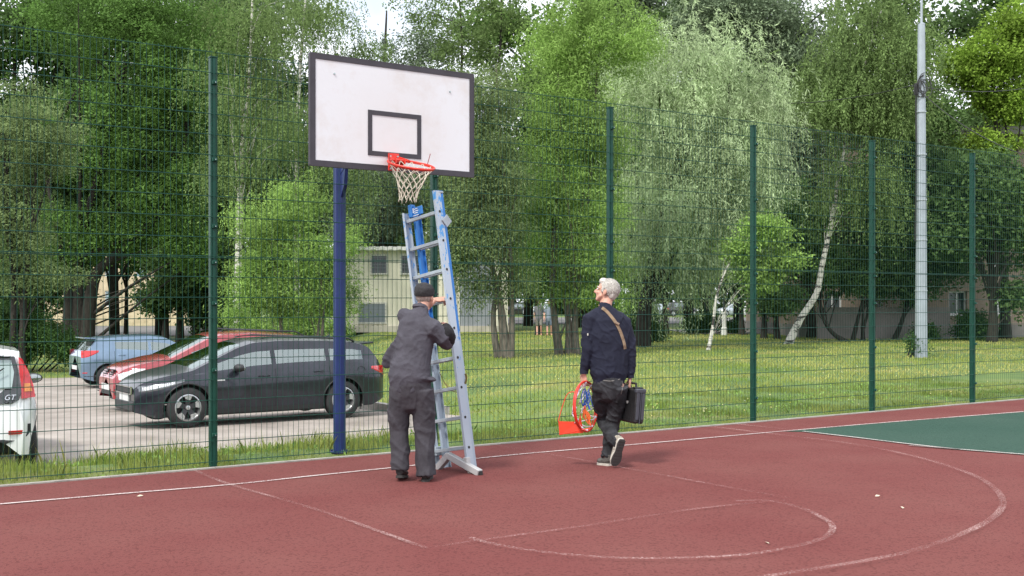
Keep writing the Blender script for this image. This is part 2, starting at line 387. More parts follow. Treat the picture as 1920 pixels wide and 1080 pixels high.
# ================= FENCE =================
GP = mat('green_post_paint', (.004, .052, .034), .42, var=.12, vscale=6, spec=.3)
GW = mat('green_wire_paint', (.006, .052, .036), .5, spec=.3)
BOLT = mat('zinc_bolt', (.35, .42, .42), .35, metal=.8)
fence = thing('mesh_fence', 'tall dark green welded wire mesh fence with steel posts along the court edge', 'fence', fw(0, 0, 0))
HT = 4.0; ang = math.atan2(E[1], E[0]); RZ = Matrix.Rotation(ang, 3, 'Z')
for k in range(-2, 8):
    s0 = k*2.5
    mb = MB(); mb.box(fw(s0, .045, HT/2-.15), (.066, .07, HT+.3), RZ, .008); mb.box(fw(s0, .045, HT+.004), (.074, .078, .012), RZ)
    mb.box(fw(s0, .007, HT/2), (.028, .006, HT-.02), RZ)
    post = mb.build('post', GP, fence)
    for z in (.32, .95, 1.6, 2.0, 2.35, 3.0, 3.75):
        mb = MB(); mb.box(fw(s0, -.010, z), (.052, .022, .035), RZ, .004); mb.tube([fw(s0, -.018, z), fw(s0, -.034, z)], .010, n=6)
        mb.build('clamp', BOLT if False else GP, post)
        mb = MB(); mb.tube([fw(s0, -.030, z), fw(s0, -.040, z)], .006, n=6); mb.build('bolt', BOLT, post)
    for lo in (.06, 2.045):
        mb = MB(); bow = .006*math.sin(k*1.7+lo)
        for i in range(11 if lo > 1 else 11):
            z = lo+i*.2
            mb.tube([fw(s0+.01, -.004, z), fw(s0+1.25, -.004+bow, z-.004), fw(s0+2.49, -.004, z)], .0042, n=6, cap=False)
        for i in range(44):
            sx = s0+.03+i*2.44/43; dd = bow*math.sin(math.pi*(sx-s0)/2.5)
            mb.tube([fw(sx, .003+dd, lo-.02), fw(sx, .003+dd, lo+2.0+(.02 if lo > 1 else .012))], .0023, n=5, cap=False)
        mb.build('mesh_panel', GW, fence)

# ================= BASKETBALL GOAL =================
BL = mat('blue_post_paint', (.012, .028, .13), .4, var=.15, vscale=5, spec=.4)
goal = thing('basketball_goal', 'basketball goal with white black-edged backboard on a dark blue post behind the fence', 'basketball goal', fw(1.505, .35, 0))
pc = fw(1.505, .35); Lb = Vector((-1.884, 10.52, 0)); Rb = Vector((-.398, 11.536, 0)); bd = (Rb-Lb).normalized(); bn = Vector((bd.y, -bd.x, 0))
mb = MB(); n8 = 8
mb.tube([pc+Vector((0, 0, -.5)), pc+Vector((0, 0, 3.75))], .068, ref=(math.cos(.39), math.sin(.39), 0), n=8)
post = mb.build('post', BL, goal)
mb = MB(); mb.lathe(pc+Vector((0, 0, .0)), [(.0, .012), (.10, .012), (.10, 0), (0, 0)], n=20)
for a in range(6): mb.tube([pc+Vector((.085*math.cos(a*1.05), .085*math.sin(a*1.05), .0)), pc+Vector((.085*math.cos(a*1.05), .085*math.sin(a*1.05), .03))], .012, n=6)
mb.build('base_flange', BL, goal)
bc = (Lb+Rb)/2
mb = MB(); mb.bar(pc+Vector((0, 0, 3.30)), bc-bn*.10+Vector((0, 0, 3.42)), .08, .10)
mb.bar(pc+Vector((0, 0, 2.98)), pc+bn*.42+Vector((0, 0, 3.25)), .05, .07)
for zz in (3.15, 3.65): mb.bar(bc-bd*.45-bn*.075+Vector((0, 0, zz)), bc+bd*.45-bn*.075+Vector((0, 0, zz)), .05, .05)
for ss in (-.45, .45): mb.bar(bc+bd*ss-bn*.075+Vector((0, 0, 3.10)), bc+bd*ss-bn*.075+Vector((0, 0, 3.70)), .05, .048, ref=bn)
mb.build('support_arm', BL, goal)
mb = MB()   # gusset plate under the arm beside the post
q = [pc+bn*.07+Vector((0, 0, z_)) for z_ in (2.74, 3.25)]+[pc+bn*.20+Vector((0, 0, 3.25)), pc+bn*.15+Vector((0, 0, 2.86))]
mb.add([p+bd*.02 for p in q]+[p-bd*.02 for p in q], [(0, 1, 2, 3), (7, 6, 5, 4), (0, 3, 7, 4), (3, 2, 6, 7), (2, 1, 5, 6), (1, 0, 4, 5)]); mb.build('gusset', BL, goal)
def board_mat():
    m = mat('board_white', (.66, .63, .645), .5, var=0, bump=.05, bscale=20)
    n = m.node_tree.nodes; l = m.node_tree.links; b = n['Principled BSDF']
    tcn = n.new('ShaderNodeTexCoord'); z = n.new('ShaderNodeTexNoise'); z.inputs['Scale'].default_value = 3; z.inputs['Detail'].default_value = 8; z.inputs['Roughness'].default_value = .7
    l.new(tcn.outputs['Object'], z.inputs['Vector'])
    rp = n.new('ShaderNodeValToRGB'); e = rp.color_ramp.elements; e[0].position = .3; e[0].color = (.62, .60, .60, 1); e[1].position = .5; e[1].color = (.67, .68, .71, 1)
    l.new(z.outputs['Fac'], rp.inputs['Fac'])
    # ball scuffs gather round the inner square
    vm = n.new('ShaderNodeVectorMath'); vm.operation = 'DISTANCE'; c_ = bc-OFF[goal]; vm.inputs[1].default_value = (c_.x+.0, c_.y, 3.20)
    l.new(tcn.outputs['Object'], vm.inputs[0]); mr = n.new('ShaderNodeMapRange'); mr.inputs['From Min'].default_value = .15; mr.inputs['From Max'].default_value = .75; mr.inputs['To Min'].default_value = .42; mr.inputs['To Max'].default_value = 0
    l.new(vm.outputs['Value'], mr.inputs['Value']); z3 = n.new('ShaderNodeTexNoise'); z3.inputs['Scale'].default_value = 6; z3.inputs['Detail'].default_value = 6
    l.new(tcn.outputs['Object'], z3.inputs['Vector']); mu = n.new('ShaderNodeMath'); mu.operation = 'MULTIPLY'; l.new(mr.outputs[0], mu.inputs[0]); l.new(z3.outputs['Fac'], mu.inputs[1])
    mxx = n.new('ShaderNodeMixRGB'); mxx.inputs[2].default_value = (.56, .47, .43, 1); l.new(mu.outputs[0], mxx.inputs[0]); l.new(rp.outputs[0], mxx.inputs[1]); l.new(mxx.outputs[0], b.inputs['Base Color'])
    return m
BB = board_mat(); BK = mat('board_black', (.040, .036, .046), .6, var=.15, vscale=8)
RB = Matrix.Rotation(math.atan2(bd.y, bd.x), 3, 'Z')
zb0, zb1 = 2.903, 3.947
def bp(u, z, off=0): return Lb+bd*(u)+bn*off+Vector((0, 0, z))
BW = (Rb-Lb).length
mb = MB(); mb.box(bp(BW/2, (zb0+zb1)/2, -.02), (BW-.004, .035, zb1-zb0-.004), RB); bo = mb.build('backboard', BB, goal)
def strip(u0, u1, z0, z1, off): mb.box(bp((u0+u1)/2, (z0+z1)/2, off), (u1-u0, .004, z1-z0), RB)
mb = MB(); t = .046
strip(0, BW, zb0, zb0+t, .001); strip(0, BW, zb1-t, zb1, .001); strip(0, t, zb0+t, zb1-t, .001); strip(BW-t, BW, zb0+t, zb1-t, .001)
for (u, z_, a, b_) in ((BW/2, zb0-.004, BW+.01, .012), (BW/2, zb1+.004, BW+.01, .012), (-.004, (zb0+zb1)/2, .012, zb1-zb0), (BW+.004, (zb0+zb1)/2, .012, zb1-zb0)): mb.box(bp(u, z_, -.018), (a, .042, b_), RB)
mb.build('black_border', BK, goal)
mb = MB(); cu = BW/2-.01; z0, z1 = 3.035, 3.475; hw = .295; t = .045
strip(cu-hw, cu+hw, z1-t, z1, .001); strip(cu-hw, cu+hw, z0, z0+t, .001); strip(cu-hw, cu-hw+t, z0+t, z1-t, .001); strip(cu+hw-t, cu+hw, z0+t, z1-t, .001)
mb.build('target_square', BK, goal)
for (u, z_) in ((.24, 3.78), (1.52, 3.745)):
    mb = MB(); mb.tube([bp(u, z_, -.001), bp(u, z_, .006)], .009, n=8); mb.build('bolt_head', BOLT, goal)
# hoop, bent down away from the board
RED = mat('red_enamel', (.62, .035, .02), .38, var=.12, vscale=14, spec=.5)
hoop = thing('basketball_hoop', 'bent red hoop with a white string net hanging on the backboard', 'hoop', bp(cu, 3.0, 0))
tl = R(17); hb = bp(cu-.02, 3.03, .0); fwd = (bn*math.cos(tl)-Vector((0, 0, 1))*math.sin(tl)).normalized(); hup = bd.cross(fwd); 
if hup.z < 0: hup = -hup
hc = hb+fwd*.355+bd*.012
mb = MB(); mb.torus(hc, .225, .010, hup, 48, 8); mb.torus(hc-hup*.012+fwd*.0, .221, .006, hup, 48, 6); ring = mb.build('rim', RED, hoop, True, 60)
mb = MB(); mb.box(bp(cu-.02, 2.985, .009), (.12, .012, .17), RB, .003)
for u in (-1, 1):
    mb.bar(bp(cu-.02+u*.05, 2.95, .01), hb+fwd*.16+bd*u*.05, .008, .05); mb.bar(hb+bd*u*.05+bn*.01, hb+fwd*.16+bd*u*.09, .01, .03)
mb.quad(hb+bd*-.055+bn*.01, hb+bd*.055+bn*.01, hb+fwd*.13+bd*.09, hb+fwd*.13-bd*.09)
mb.build('mounting_plate', RED, hoop)
mb = MB()
for u in (-1, 1):
    for z_ in (2.92, 3.04): mb.tube([bp(cu-.02+u*.04, z_, .014), bp(cu-.02+u*.04, z_, .026)], .009, n=6)
mb.build('bolt', BOLT, hoop)
mb = MB(); a0 = hc-bd*.17-fwd*.12; mb.tube([a0, a0+Vector((-.008, 0, .085))], .004, n=5); a0 = hc+bd*.21-fwd*.06; mb.tube([a0-hup*.0, a0+Vector((.03, 0, .11))], .004, n=5)
mb.build('broken_brace', mat('dark_red_rod', (.25, .03, .03), .6), hoop)
NETM = mat('net_cord', (.60, .55, .45), .9, var=.15, vscale=30)
mb = MB(); nn_ = 12; lv = 7; rnd = random.Random(5)
P_ = {}
for i in range(lv+1):
    f = i/lv; rr = .222*(1-f)**1.0+.088*f+.0*f; drop = .325*f; rr = .222-.150*f**.7
    if i == lv: rr += .01
    for j in range(nn_):
        a = 2*math.pi*(j+(.5 if i % 2 else 0))/nn_
        base = hc+(bd*math.cos(a)+fwd*math.sin(a))*rr
        lean = (1-f); base.z = base.z*1.0 if i == 0 else (hc.z+(base.z-hc.z)*lean)
        P_[i, j] = base-Vector((0, 0, drop))-bn*.02*f+bd*(-.02*f)+Vector((rnd.uniform(-1, 1), rnd.uniform(-1, 1), rnd.uniform(-1, 1)))*.007*(i > 0)
for i in range(lv):
    for j in range(nn_):
        js = (j, (j-1) % nn_) if i % 2 == 0 else (j, (j+1) % nn_)
        for k_ in js:
            a_, b_ = P_[i, j], P_[i+1, k_]; mid = (a_+b_)/2; mb.tube([a_, mid-Vector((0, 0, .004)), b_], .0034, n=5, cap=False)
        if i > 0: mb.ell(P_[i, j], (.0065, .0065, .0075), n=6, m=4)
for j in range(nn_):
    p = P_[lv, j]; mb.tube([p, p-Vector((rnd.uniform(-.02, .02), 0, .02+.02*rnd.random()))], .004, n=5)
mb.build('net', NETM, hoop, True, None)

# ================= LADDER =================
ALU = mat('worn_aluminium', (.30, .33, .36), .55, metal=.3, col2=(.36, .42, .47), vscale=6, bump=.15, bscale=40)
def blotch(name, base, spot, sc, th, z0=.6, z1=2.8, amp=.07):
    m = mat(name, base, .5, metal=.25); n = m.node_tree.nodes; l = m.node_tree.links; b = n['Principled BSDF']
    tcn = n.new('ShaderNodeTexCoord'); mp = n.new('ShaderNodeMapping'); mp.inputs['Scale'].default_value = (1, 1, .45); z = n.new('ShaderNodeTexNoise'); z.inputs['Scale'].default_value = sc; z.inputs['Detail'].default_value = 6; z.inputs['Roughness'].default_value = .65
    sp = n.new('ShaderNodeSeparateXYZ'); l.new(tcn.outputs['Object'], sp.inputs[0])
    mr = n.new('ShaderNodeMapRange'); mr.inputs['From Min'].default_value = z0; mr.inputs['From Max'].default_value = z1; mr.inputs['To Min'].default_value = -amp; mr.inputs['To Max'].default_value = amp
    l.new(sp.outputs['Z'], mr.inputs['Value']); ad = n.new('ShaderNodeMath'); ad.operation = 'ADD'
    l.new(tcn.outputs['Object'], mp.inputs[0]); l.new(mp.outputs[0], z.inputs['Vector']); l.new(z.outputs['Fac'], ad.inputs[0]); l.new(mr.outputs[0], ad.inputs[1])
    rp = n.new('ShaderNodeValToRGB'); e = rp.color_ramp.elements; e[0].position = th; e[0].color = (*base, 1); e[1].position = th+.03; e[1].color = (*spot, 1)
    l.new(ad.outputs[0], rp.inputs['Fac']); l.new(rp.outputs[0], b.inputs['Base Color']); return m
AL2 = blotch('paint_spotted_aluminium', (.38, .435, .50), (.07, .26, .55), 26, .595)
BLU = blotch('blue_scuffed_paint', (.36, .43, .50), (.035, .19, .52), 12, .5, 1.0, 1.5, .22)
psi = R(42); lx = Vector((math.cos(psi), -math.sin(psi), 0)); ly = Vector((math.sin(psi), math.cos(psi), 0)); la = math.atan(.175)
up = (Vector((0, 0, 1))*math.cos(la)-lx*math.sin(la)); rx = (lx*math.cos(la)+Vector((0, 0, 1))*math.sin(la))
ladder = thing('ladder', 'worn aluminium two-section ladder with blue paint, held upright under the hoop', 'ladder', (-.55, 10.76, 0))
RT = Vector((-.383, 10.62, 0))      # foot of the right front rail
def LP(a, b, c): return RT+Vector((0, 0, .02))+rx*a+ly*b+up*c      # a along rungs (0 right, -.40 left), b depth, c up the rails
def rail(a, b, c0, c1, m, name='rail'):
    mb = MB(); mb.bar(LP(a, b, c0), LP(a, b, c1), .006, .085, ref=ly)
    sgn = -1 if a > -.2 else 1
    for e in (-.0425, .0425): mb.bar(LP(a+sgn*.012, b+e*.93, c0), LP(a+sgn*.012, b+e*.93, c1), .024, .006, ref=ly)
    return mb.build(name, m, ladder)
RM = Matrix((rx, ly, up)).transposed()
rr_ = rail(0, 0, 0, 2.72, AL2); rail(-.48, 0, .09, 2.60, AL2)
rail(-.055, .088, .0, 2.74, BLU); rail(-.42, .088, -.02, 2.66, BLU)
for i in range(9):
    c = .22+i*.2865
    mb = MB(); mb.bar(LP(-.47, 0, c), LP(.004, 0, c), .030, .034, ref=up, bev=.004); rg = mb.build('rung', ALU, ladder)
    mb = MB(); mb.tube([LP(.0035, 0, c), LP(.007, 0, c)], .013, ref=up, n=8); mb.build('rung_end', mat('dark_hole', (.02, .018, .018), .8), rg)
for i in range(8):
    c = .22+i*.2865; mb = MB(); mb.bar(LP(-.41, .088, c), LP(-.06, .088, c), .026, .026, ref=up, bev=.004); mb.build('rung', ALU, ladder)
mb = MB(); mb.box(LP(-.47, .06, .22), (.06, .14, .09), RM, .006); mb.box(LP(.010, .075, 2.42), (.012, .10, .09), RM @ Matrix.Rotation(R(40), 3, 'X'), .003); mb.box(LP(-.02, .05, 2.71), (.05, .07, .02), RM, .004)
mb.build('guide_bracket', ALU, ladder)
mb = MB(); mb.box(LP(-.365, .05, 2.60), (.17, .02, .085), RM, .006); mb.bar(LP(-.435, .05, 2.55), LP(-.435, .05, 2.68), .05, .06, ref=ly, bev=.006); lab = mb.build('blue_end_plate', BLU, ladder)
mb = MB(); WH = mat('white_sticker', (.75, .8, .85), .5)
for (a, c, w_, h_) in ((-.375, 2.59, .02, .05), (-.335, 2.60, .05, .008), (-.33, 2.58, .06, .008), (-.335, 2.56, .05, .008), (-.35, 2.536, .10, .006)): mb.box(LP(a-.03, .0385, c+.025), (w_, .002, h_), RM)
mb.build('sticker_marks', WH, lab)
# stabiliser: bent square bar bolted across the feet
pk = LP(-.23, -.05, .165)
mb = MB(); e1 = LP(.16, -.055, -.03); e2 = LP(-.62, -.05, -.085)
mb.bar(pk, e1, .06, .06, bev=.004); mb.bar(pk, e2, .06, .06, bev=.004); mb.box(pk, (.055, .05, .06), RM, .006); mb.box(LP(0.0, -.045, .07), (.05, .05, .12), RM, .005)
mb.build('stabiliser_bar', blotch('scuffed_steel', (.42, .42, .42), (.26, .21, .17), 30, .60), ladder)
mb = MB(); mb.box(e1+(e1-pk).normalized()*.002, (.036, .036, .036), RM); mb.build('end_plug', mat('dark_hole', (.02, .018, .018), .8), ladder)
for (a, b, c) in ((-.42, .088, -.055), (0.0, 0, -.012)):
    mb = MB(); mb.box(LP(a, b, c), (.034, .09, .06), RM, .006); mb.build('rubber_foot', mat('worn_foot', (.42, .38, .34), .8, var=.3, vscale=30), ladder)
mb = MB(); pts = [LP(-.36, .09, .98), LP(-.33, .12, .86), LP(-.24, .12, .78), LP(-.12, .12, .76), LP(-.03, .11, .86), LP(-.01, .09, .92)]
mb.tube(catm(pts), .004, .012, ref=up, n=6); mb.build('strap', mat('yellow_strap', (.20, .16, .05), .8), ladder)

for (px_, py_, a_, lb_) in ((1645, 931, .4, 'small pale fallen leaf on the red court, the upper left of two'), (1692, 953, 1.3, 'small pale fallen leaf on the red court, the lower right of two'), (1438, 1019, 2., 'tiny straw-coloured leaf lying inside the free throw circle'), (262, 931, .2, 'bit of pale litter by the white side line at the left')):
    c_ = C0(px_, py_); mb = MB(); u_ = Vector((math.cos(a_), math.sin(a_), .1)); v_ = Vector((-math.sin(a_), math.cos(a_), .15)); mb.add([c_+u_*.03+Vector((0, 0, .006)), c_+v_*.014+Vector((0, 0, .012)), c_-u_*.025+Vector((0, 0, .006)), c_-v_*.016+Vector((0, 0, .007))], [(0, 1, 2, 3)])
    tag(mb.build('fallen_leaf', mat('dry_leaf', (.55, .48, .36), .8)), lb_, 'leaf', 'litter on the court')
# ================= VEGETATION =================
rng = np.random.default_rng(11)
def unit(v): return v/np.maximum(np.linalg.norm(v, axis=-1, keepdims=True), 1e-6)
def leaf_quads(P, A, Nn, L, W):
    Sd = unit(np.cross(A, Nn)); L = L[:, None]; W = W[:, None]
    V = np.stack([P, P+A*L*.45+Sd*W*.5, P+A*L, P+A*L*.45-Sd*W*.5], 1).reshape(-1, 3)
    return V
def sample_blobs(blobs, n, shell=.45):
    b = np.array(blobs); wgt = (b[:, 3]*b[:, 4]*b[:, 5])**(2/3); k = rng.choice(len(b), n, p=wgt/wgt.sum())
    d = unit(rng.normal(size=(n, 3))); u = rng.random(n)[:, None]**shell
    off = d*u*b[k, 3:6]; return b[k, :3]+off, d
def crown_mesh(name, blobs, n, L, W, m, parent, cl=.5, dens=90, droop=.1, shell=.5):
    nc = max(8, n//dens); C, D = sample_blobs(blobs, nc, shell)
    rad = cl*rng.uniform(.5, 1.35, nc); k = rng.integers(0, nc, n)
    off = rng.normal(size=(n, 3))*rad[k][:, None]*np.array([.55, .55, .36])
    P = C[k]+off; A = unit(rng.normal(size=(n, 3))*.8+unit(off+1e-4)*.5+np.array([0, 0, -droop]))
    Nn = unit(rng.normal(size=(n, 3))*.75+np.array([0, 0, .7])+D[k]*.3)
    V = leaf_quads(P, A, Nn, L*rng.uniform(.45, 1.5, n), W*rng.uniform(.7, 1.25, n))
    return npmesh(name, V, np.arange(n*4).reshape(-1, 4), 4, m, parent)
def strands_mesh(name, blobs, ns, per, L, W, m, parent, hang=1.6, out=.5, shell=.4):
    nc_ = max(10, ns//26); C, D = sample_blobs(blobs, nc_, shell); kk = rng.integers(0, nc_, ns); C = C[kk]+rng.normal(size=(ns, 3))*np.array([.42, .42, .30])*1.25; D = unit(D[kk]+rng.normal(size=(ns, 3))*.35); Hn = hang*rng.uniform(.4, 1.2, ns)
    t = np.linspace(0, 1, per)[None, :, None]; hd = D.copy(); hd[:, 2] *= .3; hd = unit(hd)
    sw = rng.normal(size=(ns, 3))*.25; sw[:, 2] = 0
    P = C[:, None]+hd[:, None]*out*(1-(1-t)**2)*rng.uniform(.5, 1.3, (ns, 1, 1))+np.array([0, 0, -1])*(t**1.5)*Hn[:, None, None]+sw[:, None]*t*.8+np.array([0, 0, .25])*t*(1-t)
    T = unit(np.gradient(P, axis=1)); n = ns*per; P = P.reshape(-1, 3)+rng.normal(size=(n, 3))*.03; T = T.reshape(-1, 3)
    A = unit(T*.8+rng.normal(size=(n, 3))*.55+np.array([0, 0, -.15])); Nn = unit(rng.normal(size=(n, 3))+np.repeat(hd, per, 0)*.7+np.array([0, 0, .4]))
    V = leaf_quads(P, A, Nn, L*rng.uniform(.45, 1.5, n), W*rng.uniform(.7, 1.25, n))
    return npmesh(name, V, np.arange(n*4).reshape(-1, 4), 4, m, parent)
def bark(name, c, c2, st=(1, 1, .25), sc=14): return mat(name, c, .95, col2=c2, vscale=sc, bump=.7, bscale=22, stretch=st)
BDK = bark('dark_bark', (.010, .009, .007), (.038, .032, .025))
BGY = bark('grey_bark', (.05, .045, .035), (.16, .14, .11))
def birch_mat():
    m = mat('birch_bark', (.62, .60, .55), .8, bump=.3, bscale=20); n = m.node_tree.nodes; l = m.node_tree.links; b = n['Principled BSDF']
    tcn = n.new('ShaderNodeTexCoord'); mp = n.new('ShaderNodeMapping'); mp.inputs['Scale'].default_value = (1.2, 1.2, 5); z = n.new('ShaderNodeTexNoise'); z.inputs['Scale'].default_value = 1.3; z.inputs['Detail'].default_value = 5; z.inputs['Roughness'].default_value = .7
    l.new(tcn.outputs['Object'], mp.inputs[0]); l.new(mp.outputs[0], z.inputs['Vector'])
    rp = n.new('ShaderNodeValToRGB'); e = rp.color_ramp.elements; e[0].position = .43; e[0].color = (.035, .03, .026, 1); e[1].position = .50; e[1].color = (.58, .56, .50, 1)
    l.new(z.outputs['Fac'], rp.inputs['Fac']); l.new(rp.outputs[0], b.inputs['Base Color']); return m
BIR = birch_mat()
def leafm(name, c, tr=.35, rnd=.3, var=.35, sc=.6, yel=None):
    return mat(name, tuple(x*(1-var) for x in c), .7, col2=(yel if yel else tuple(x*(1+var) for x in c)), vscale=sc, trans=tr, rnd=rnd, spec=.12)
LF = dict(dark=leafm('dark_leaves', (.10, .170, .055)), mid=leafm('green_leaves', (.105, .195, .045)), olive=leafm('olive_leaves', (.165, .225, .090)),
          bright=leafm('bright_willow_leaves', (.24, .37, .095)), silver=leafm('silver_willow_leaves', (.40, .50, .28), tr=.3), grey=leafm('poplar_leaves', (.17, .225, .135)),
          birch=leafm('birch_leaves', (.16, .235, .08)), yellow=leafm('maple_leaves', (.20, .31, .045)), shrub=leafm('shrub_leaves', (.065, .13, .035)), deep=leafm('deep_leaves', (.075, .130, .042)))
def Bb(px, py, rx, ry, Y, dy=0, dep=None):
    Yb = Y+dy; c = at(px, py, Yb); k = Yb/F
    return (c.x, c.y, c.z, rx*k, (dep if dep else .5*(rx+ry)*k), ry*k)
def limbs_into(mb, pts, rads, blobs, k, r0, seed):
    rd = random.Random(seed); C, _ = sample_blobs(blobs, k, .8)
    pl = catm(pts, 5)
    for c in C:
        c = Vector(c); cand = [p for p in pl if p.z < c.z-.25*abs(c.x-pl[0].x)-.5] or [pl[len(pl)//2]]
        p = cand[-1] if rd.random() < .5 else cand[int(len(cand)*rd.uniform(.45, 1))-1]
        d = c-p; mid = p+d*.45+Vector((rd.uniform(-.3, .3), rd.uniform(-.3, .3), rd.uniform(.1, .5)))
        r = r0*rd.uniform(.5, 1)*min(1, d.length/4+.3); cp_ = catm([p, mid, c], 4); mb.tube(cp_, list(np.linspace(r, r*.15, len(cp_))), n=6, cap=False)
def tree(name, label, Y, base, path, r, blobs, leaf, n, L=.15, W=.07, cl=.55, dens=90, bk=BDK, stems=None, limbs=26, droop=.1, strands=None, group=None, cat='tree', shell=.5, lr=None):
    bs = [Bb(*b, Y) if len(b) == 4 else Bb(*b[:4], Y, b[4]) for b in blobs]
    b0 = at(base[0], 600, Y); b0.z = float(hg(b0.x, b0.y))-.1
    root = thing(name, label, cat, b0, 0, group)
    mb = MB(); allp = None
    for st in ([path]+(stems or [])):
        pts = [b0+Vector(((st[0][0]-base[0])*Y/F, 0, 0))]+[at(p[0], p[1], Y) for p in st[1:]]
        k = len(pts); rs = [r*(1-.8*i/(k-1)) for i in range(k)]; rs[0] *= 1.25
        pc = catm(pts, 5); rc = np.interp(np.linspace(0, k-1, len(pc)), range(k), rs)
        mb.tube(pc, list(rc), n=10)
        limbs_into(mb, pts, rs, bs, limbs//(1+len(stems or [])), lr or r*.45, int(base[0])+k)
    mb.build('trunk', bk, root, True, None)
    if strands: strands_mesh('crown', bs, strands[0], strands[1], L, W, LF[leaf], root, *strands[2:])
    else: crown_mesh('crown', bs, n, L, W, LF[leaf], root, cl, dens, droop, shell)
    return root
# --- left wood ---
tree('maple_tree', 'big dark green maple with forked black trunk behind the left car park', 52, (150, 0), [(150, 0), (148, 560), (150, 470), (190, 300), (240, 100)], .34,
     [(250, 50, 190, 110), (340, 160, 120, 120), (200, 240, 160, 110), (310, 360, 105, 105), (110, 440, 110, 70), (360, 470, 65, 60), (230, 440, 90, 40)], 'mid', 95000, .15, .09, .7, 110, stems=[[(160, 0), (175, 530), (215, 480), (300, 400), (350, 250)], [(125, 0), (130, 560), (112, 450), (80, 300)]])
tree('apple_tree', 'olive green small-leaved tree at the far left edge with dark stem', 40, (22, 0), [(22, 0), (26, 560), (20, 450), (10, 300)], .13,
     [(10, 240, 135, 95), (80, 280, 70, 60), (0, 400, 90, 110), (60, 470, 60, 60), (90, 520, 70, 28), (20, 530, 50, 30)], 'olive', 30000, .13, .05, .45, 80, stems=[[(40, 0), (46, 550), (60, 420), (70, 300)]])
tree('linden_tree', 'tall light green linden rising behind the maple at the top left', 78, (60, 0), [(60, 0), (60, 400), (70, 100)], .3,
     [(40, 70, 140, 110), (150, 20, 130, 80), (0, 200, 110, 110), (420, 120, 90, 120), (390, 260, 90, 100)], 'mid', 42000, .26, .16, .9, 110)
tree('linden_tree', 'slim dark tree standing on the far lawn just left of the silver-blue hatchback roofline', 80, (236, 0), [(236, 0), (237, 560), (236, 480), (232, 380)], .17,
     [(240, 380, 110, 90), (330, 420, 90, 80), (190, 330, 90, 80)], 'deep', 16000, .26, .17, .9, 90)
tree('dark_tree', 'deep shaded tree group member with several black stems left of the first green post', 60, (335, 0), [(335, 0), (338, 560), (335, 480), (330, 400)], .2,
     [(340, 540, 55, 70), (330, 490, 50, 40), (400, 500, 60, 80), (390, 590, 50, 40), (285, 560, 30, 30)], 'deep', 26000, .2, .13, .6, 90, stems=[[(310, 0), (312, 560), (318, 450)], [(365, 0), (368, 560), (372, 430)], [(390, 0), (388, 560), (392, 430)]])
tree('birch_tree', 'white-barked birch rising beside the first green fence post', 46, (445, 0), [(445, 0), (446, 560), (449, 400), (455, 270), (468, 140), (474, -30)], .19,
     [(480, 40, 105, 80), (425, 160, 60, 80), (520, 170, 60, 90), (490, 280, 60, 60), (420, 300, 40, 60)], 'birch', 0, .10, .05, bk=BIR, limbs=22, strands=(1500, 24, 1.5, .5, .6), lr=.035)
tree('birch_tree', 'thin distant birch whose pale trunk shows just left of the backboard', 60, (560, 0), [(560, 0), (556, 420), (560, 180), (570, 40), (574, -30)], .16,
     [(590, 30, 110, 50), (560, 250, 90, 90), (660, 130, 60, 90), (620, 330, 100, 70)], 'birch', 0, .13, .065, bk=BIR, limbs=18, strands=(1400, 24, 1.8, .5, .6), lr=.035)
tree('willow_shrub', 'light green bushy willow behind the black and red cars', 35, (530, 0), [(530, 0), (525, 560), (520, 450), (540, 380)], .06,
     [(500, 440, 85, 75), (560, 385, 65, 60), (590, 500, 65, 75), (460, 530, 45, 60), (640, 460, 45, 55), (650, 550, 28, 45), (560, 570, 60, 40), (505, 560, 55, 50), (450, 590, 40, 30)], 'bright', 40000, .12, .03, .4, 80, bk=BGY, stems=[[(600, 0), (606, 600), (618, 540), (640, 470)], [(585, 0), (600, 590), (602, 500)]], cat='tree', lr=.02, droop=.3)
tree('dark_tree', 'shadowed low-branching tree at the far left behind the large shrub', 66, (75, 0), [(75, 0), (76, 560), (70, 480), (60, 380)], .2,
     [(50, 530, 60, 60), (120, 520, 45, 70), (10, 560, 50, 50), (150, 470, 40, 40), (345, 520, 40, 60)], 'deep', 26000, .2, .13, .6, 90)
# --- middle ---
tree('poplar_tree', 'grey-green poplar filling the gap right behind the backboard', 72, (715, 0), [(715, 0), (716, 400), (720, 150), (725, 20)], .24,
     [(720, 190, 120, 120), (760, 350, 110, 80), (670, 420, 80, 60), (800, 90, 80, 70), (560, 20, 50, 40)], 'grey', 34000, .20, .11, .8, 100, limbs=14, lr=.03)
tree('poplar_tree', 'sparse tall poplar with sky showing through above the right half of the backboard', 66, (850, 0), [(850, 0), (852, 350), (866, 120), (860, -30)], .16,
     [(930, 15, 70, 55), (780, 10, 60, 45), (850, 60, 70, 80), (840, 180, 60, 80), (920, 120, 50, 110), (860, 400, 80, 90)], 'birch', 21000, .17, .09, .55, 70, stems=[[(905, 0), (900, 300), (935, 120), (940, -20)]], lr=.05)
tree('willow_tree', 'olive willow with a clump of thin dark stems right of the ladder', 32.5, (945, 0), [(945, 0), (938, 580), (918, 480), (880, 380), (850, 250)], .10,
     [(890, 430, 75, 85), (895, 300, 85, 105), (860, 190, 45, 70), (945, 380, 55, 110), (930, 210, 50, 100), (860, 490, 50, 50), (900, 540, 45, 40), (845, 430, 40, 60), (965, 520, 40, 45)], 'olive', 56000, .12, .032, .42, 80, stems=[[(957, 0), (960, 590), (955, 450), (940, 280), (930, 120)], [(950, 0), (945, 600), (930, 520), (905, 440)], [(935, 0), (925, 590), (945, 480), (970, 350)]], bk=BGY, droop=.4, lr=.04)
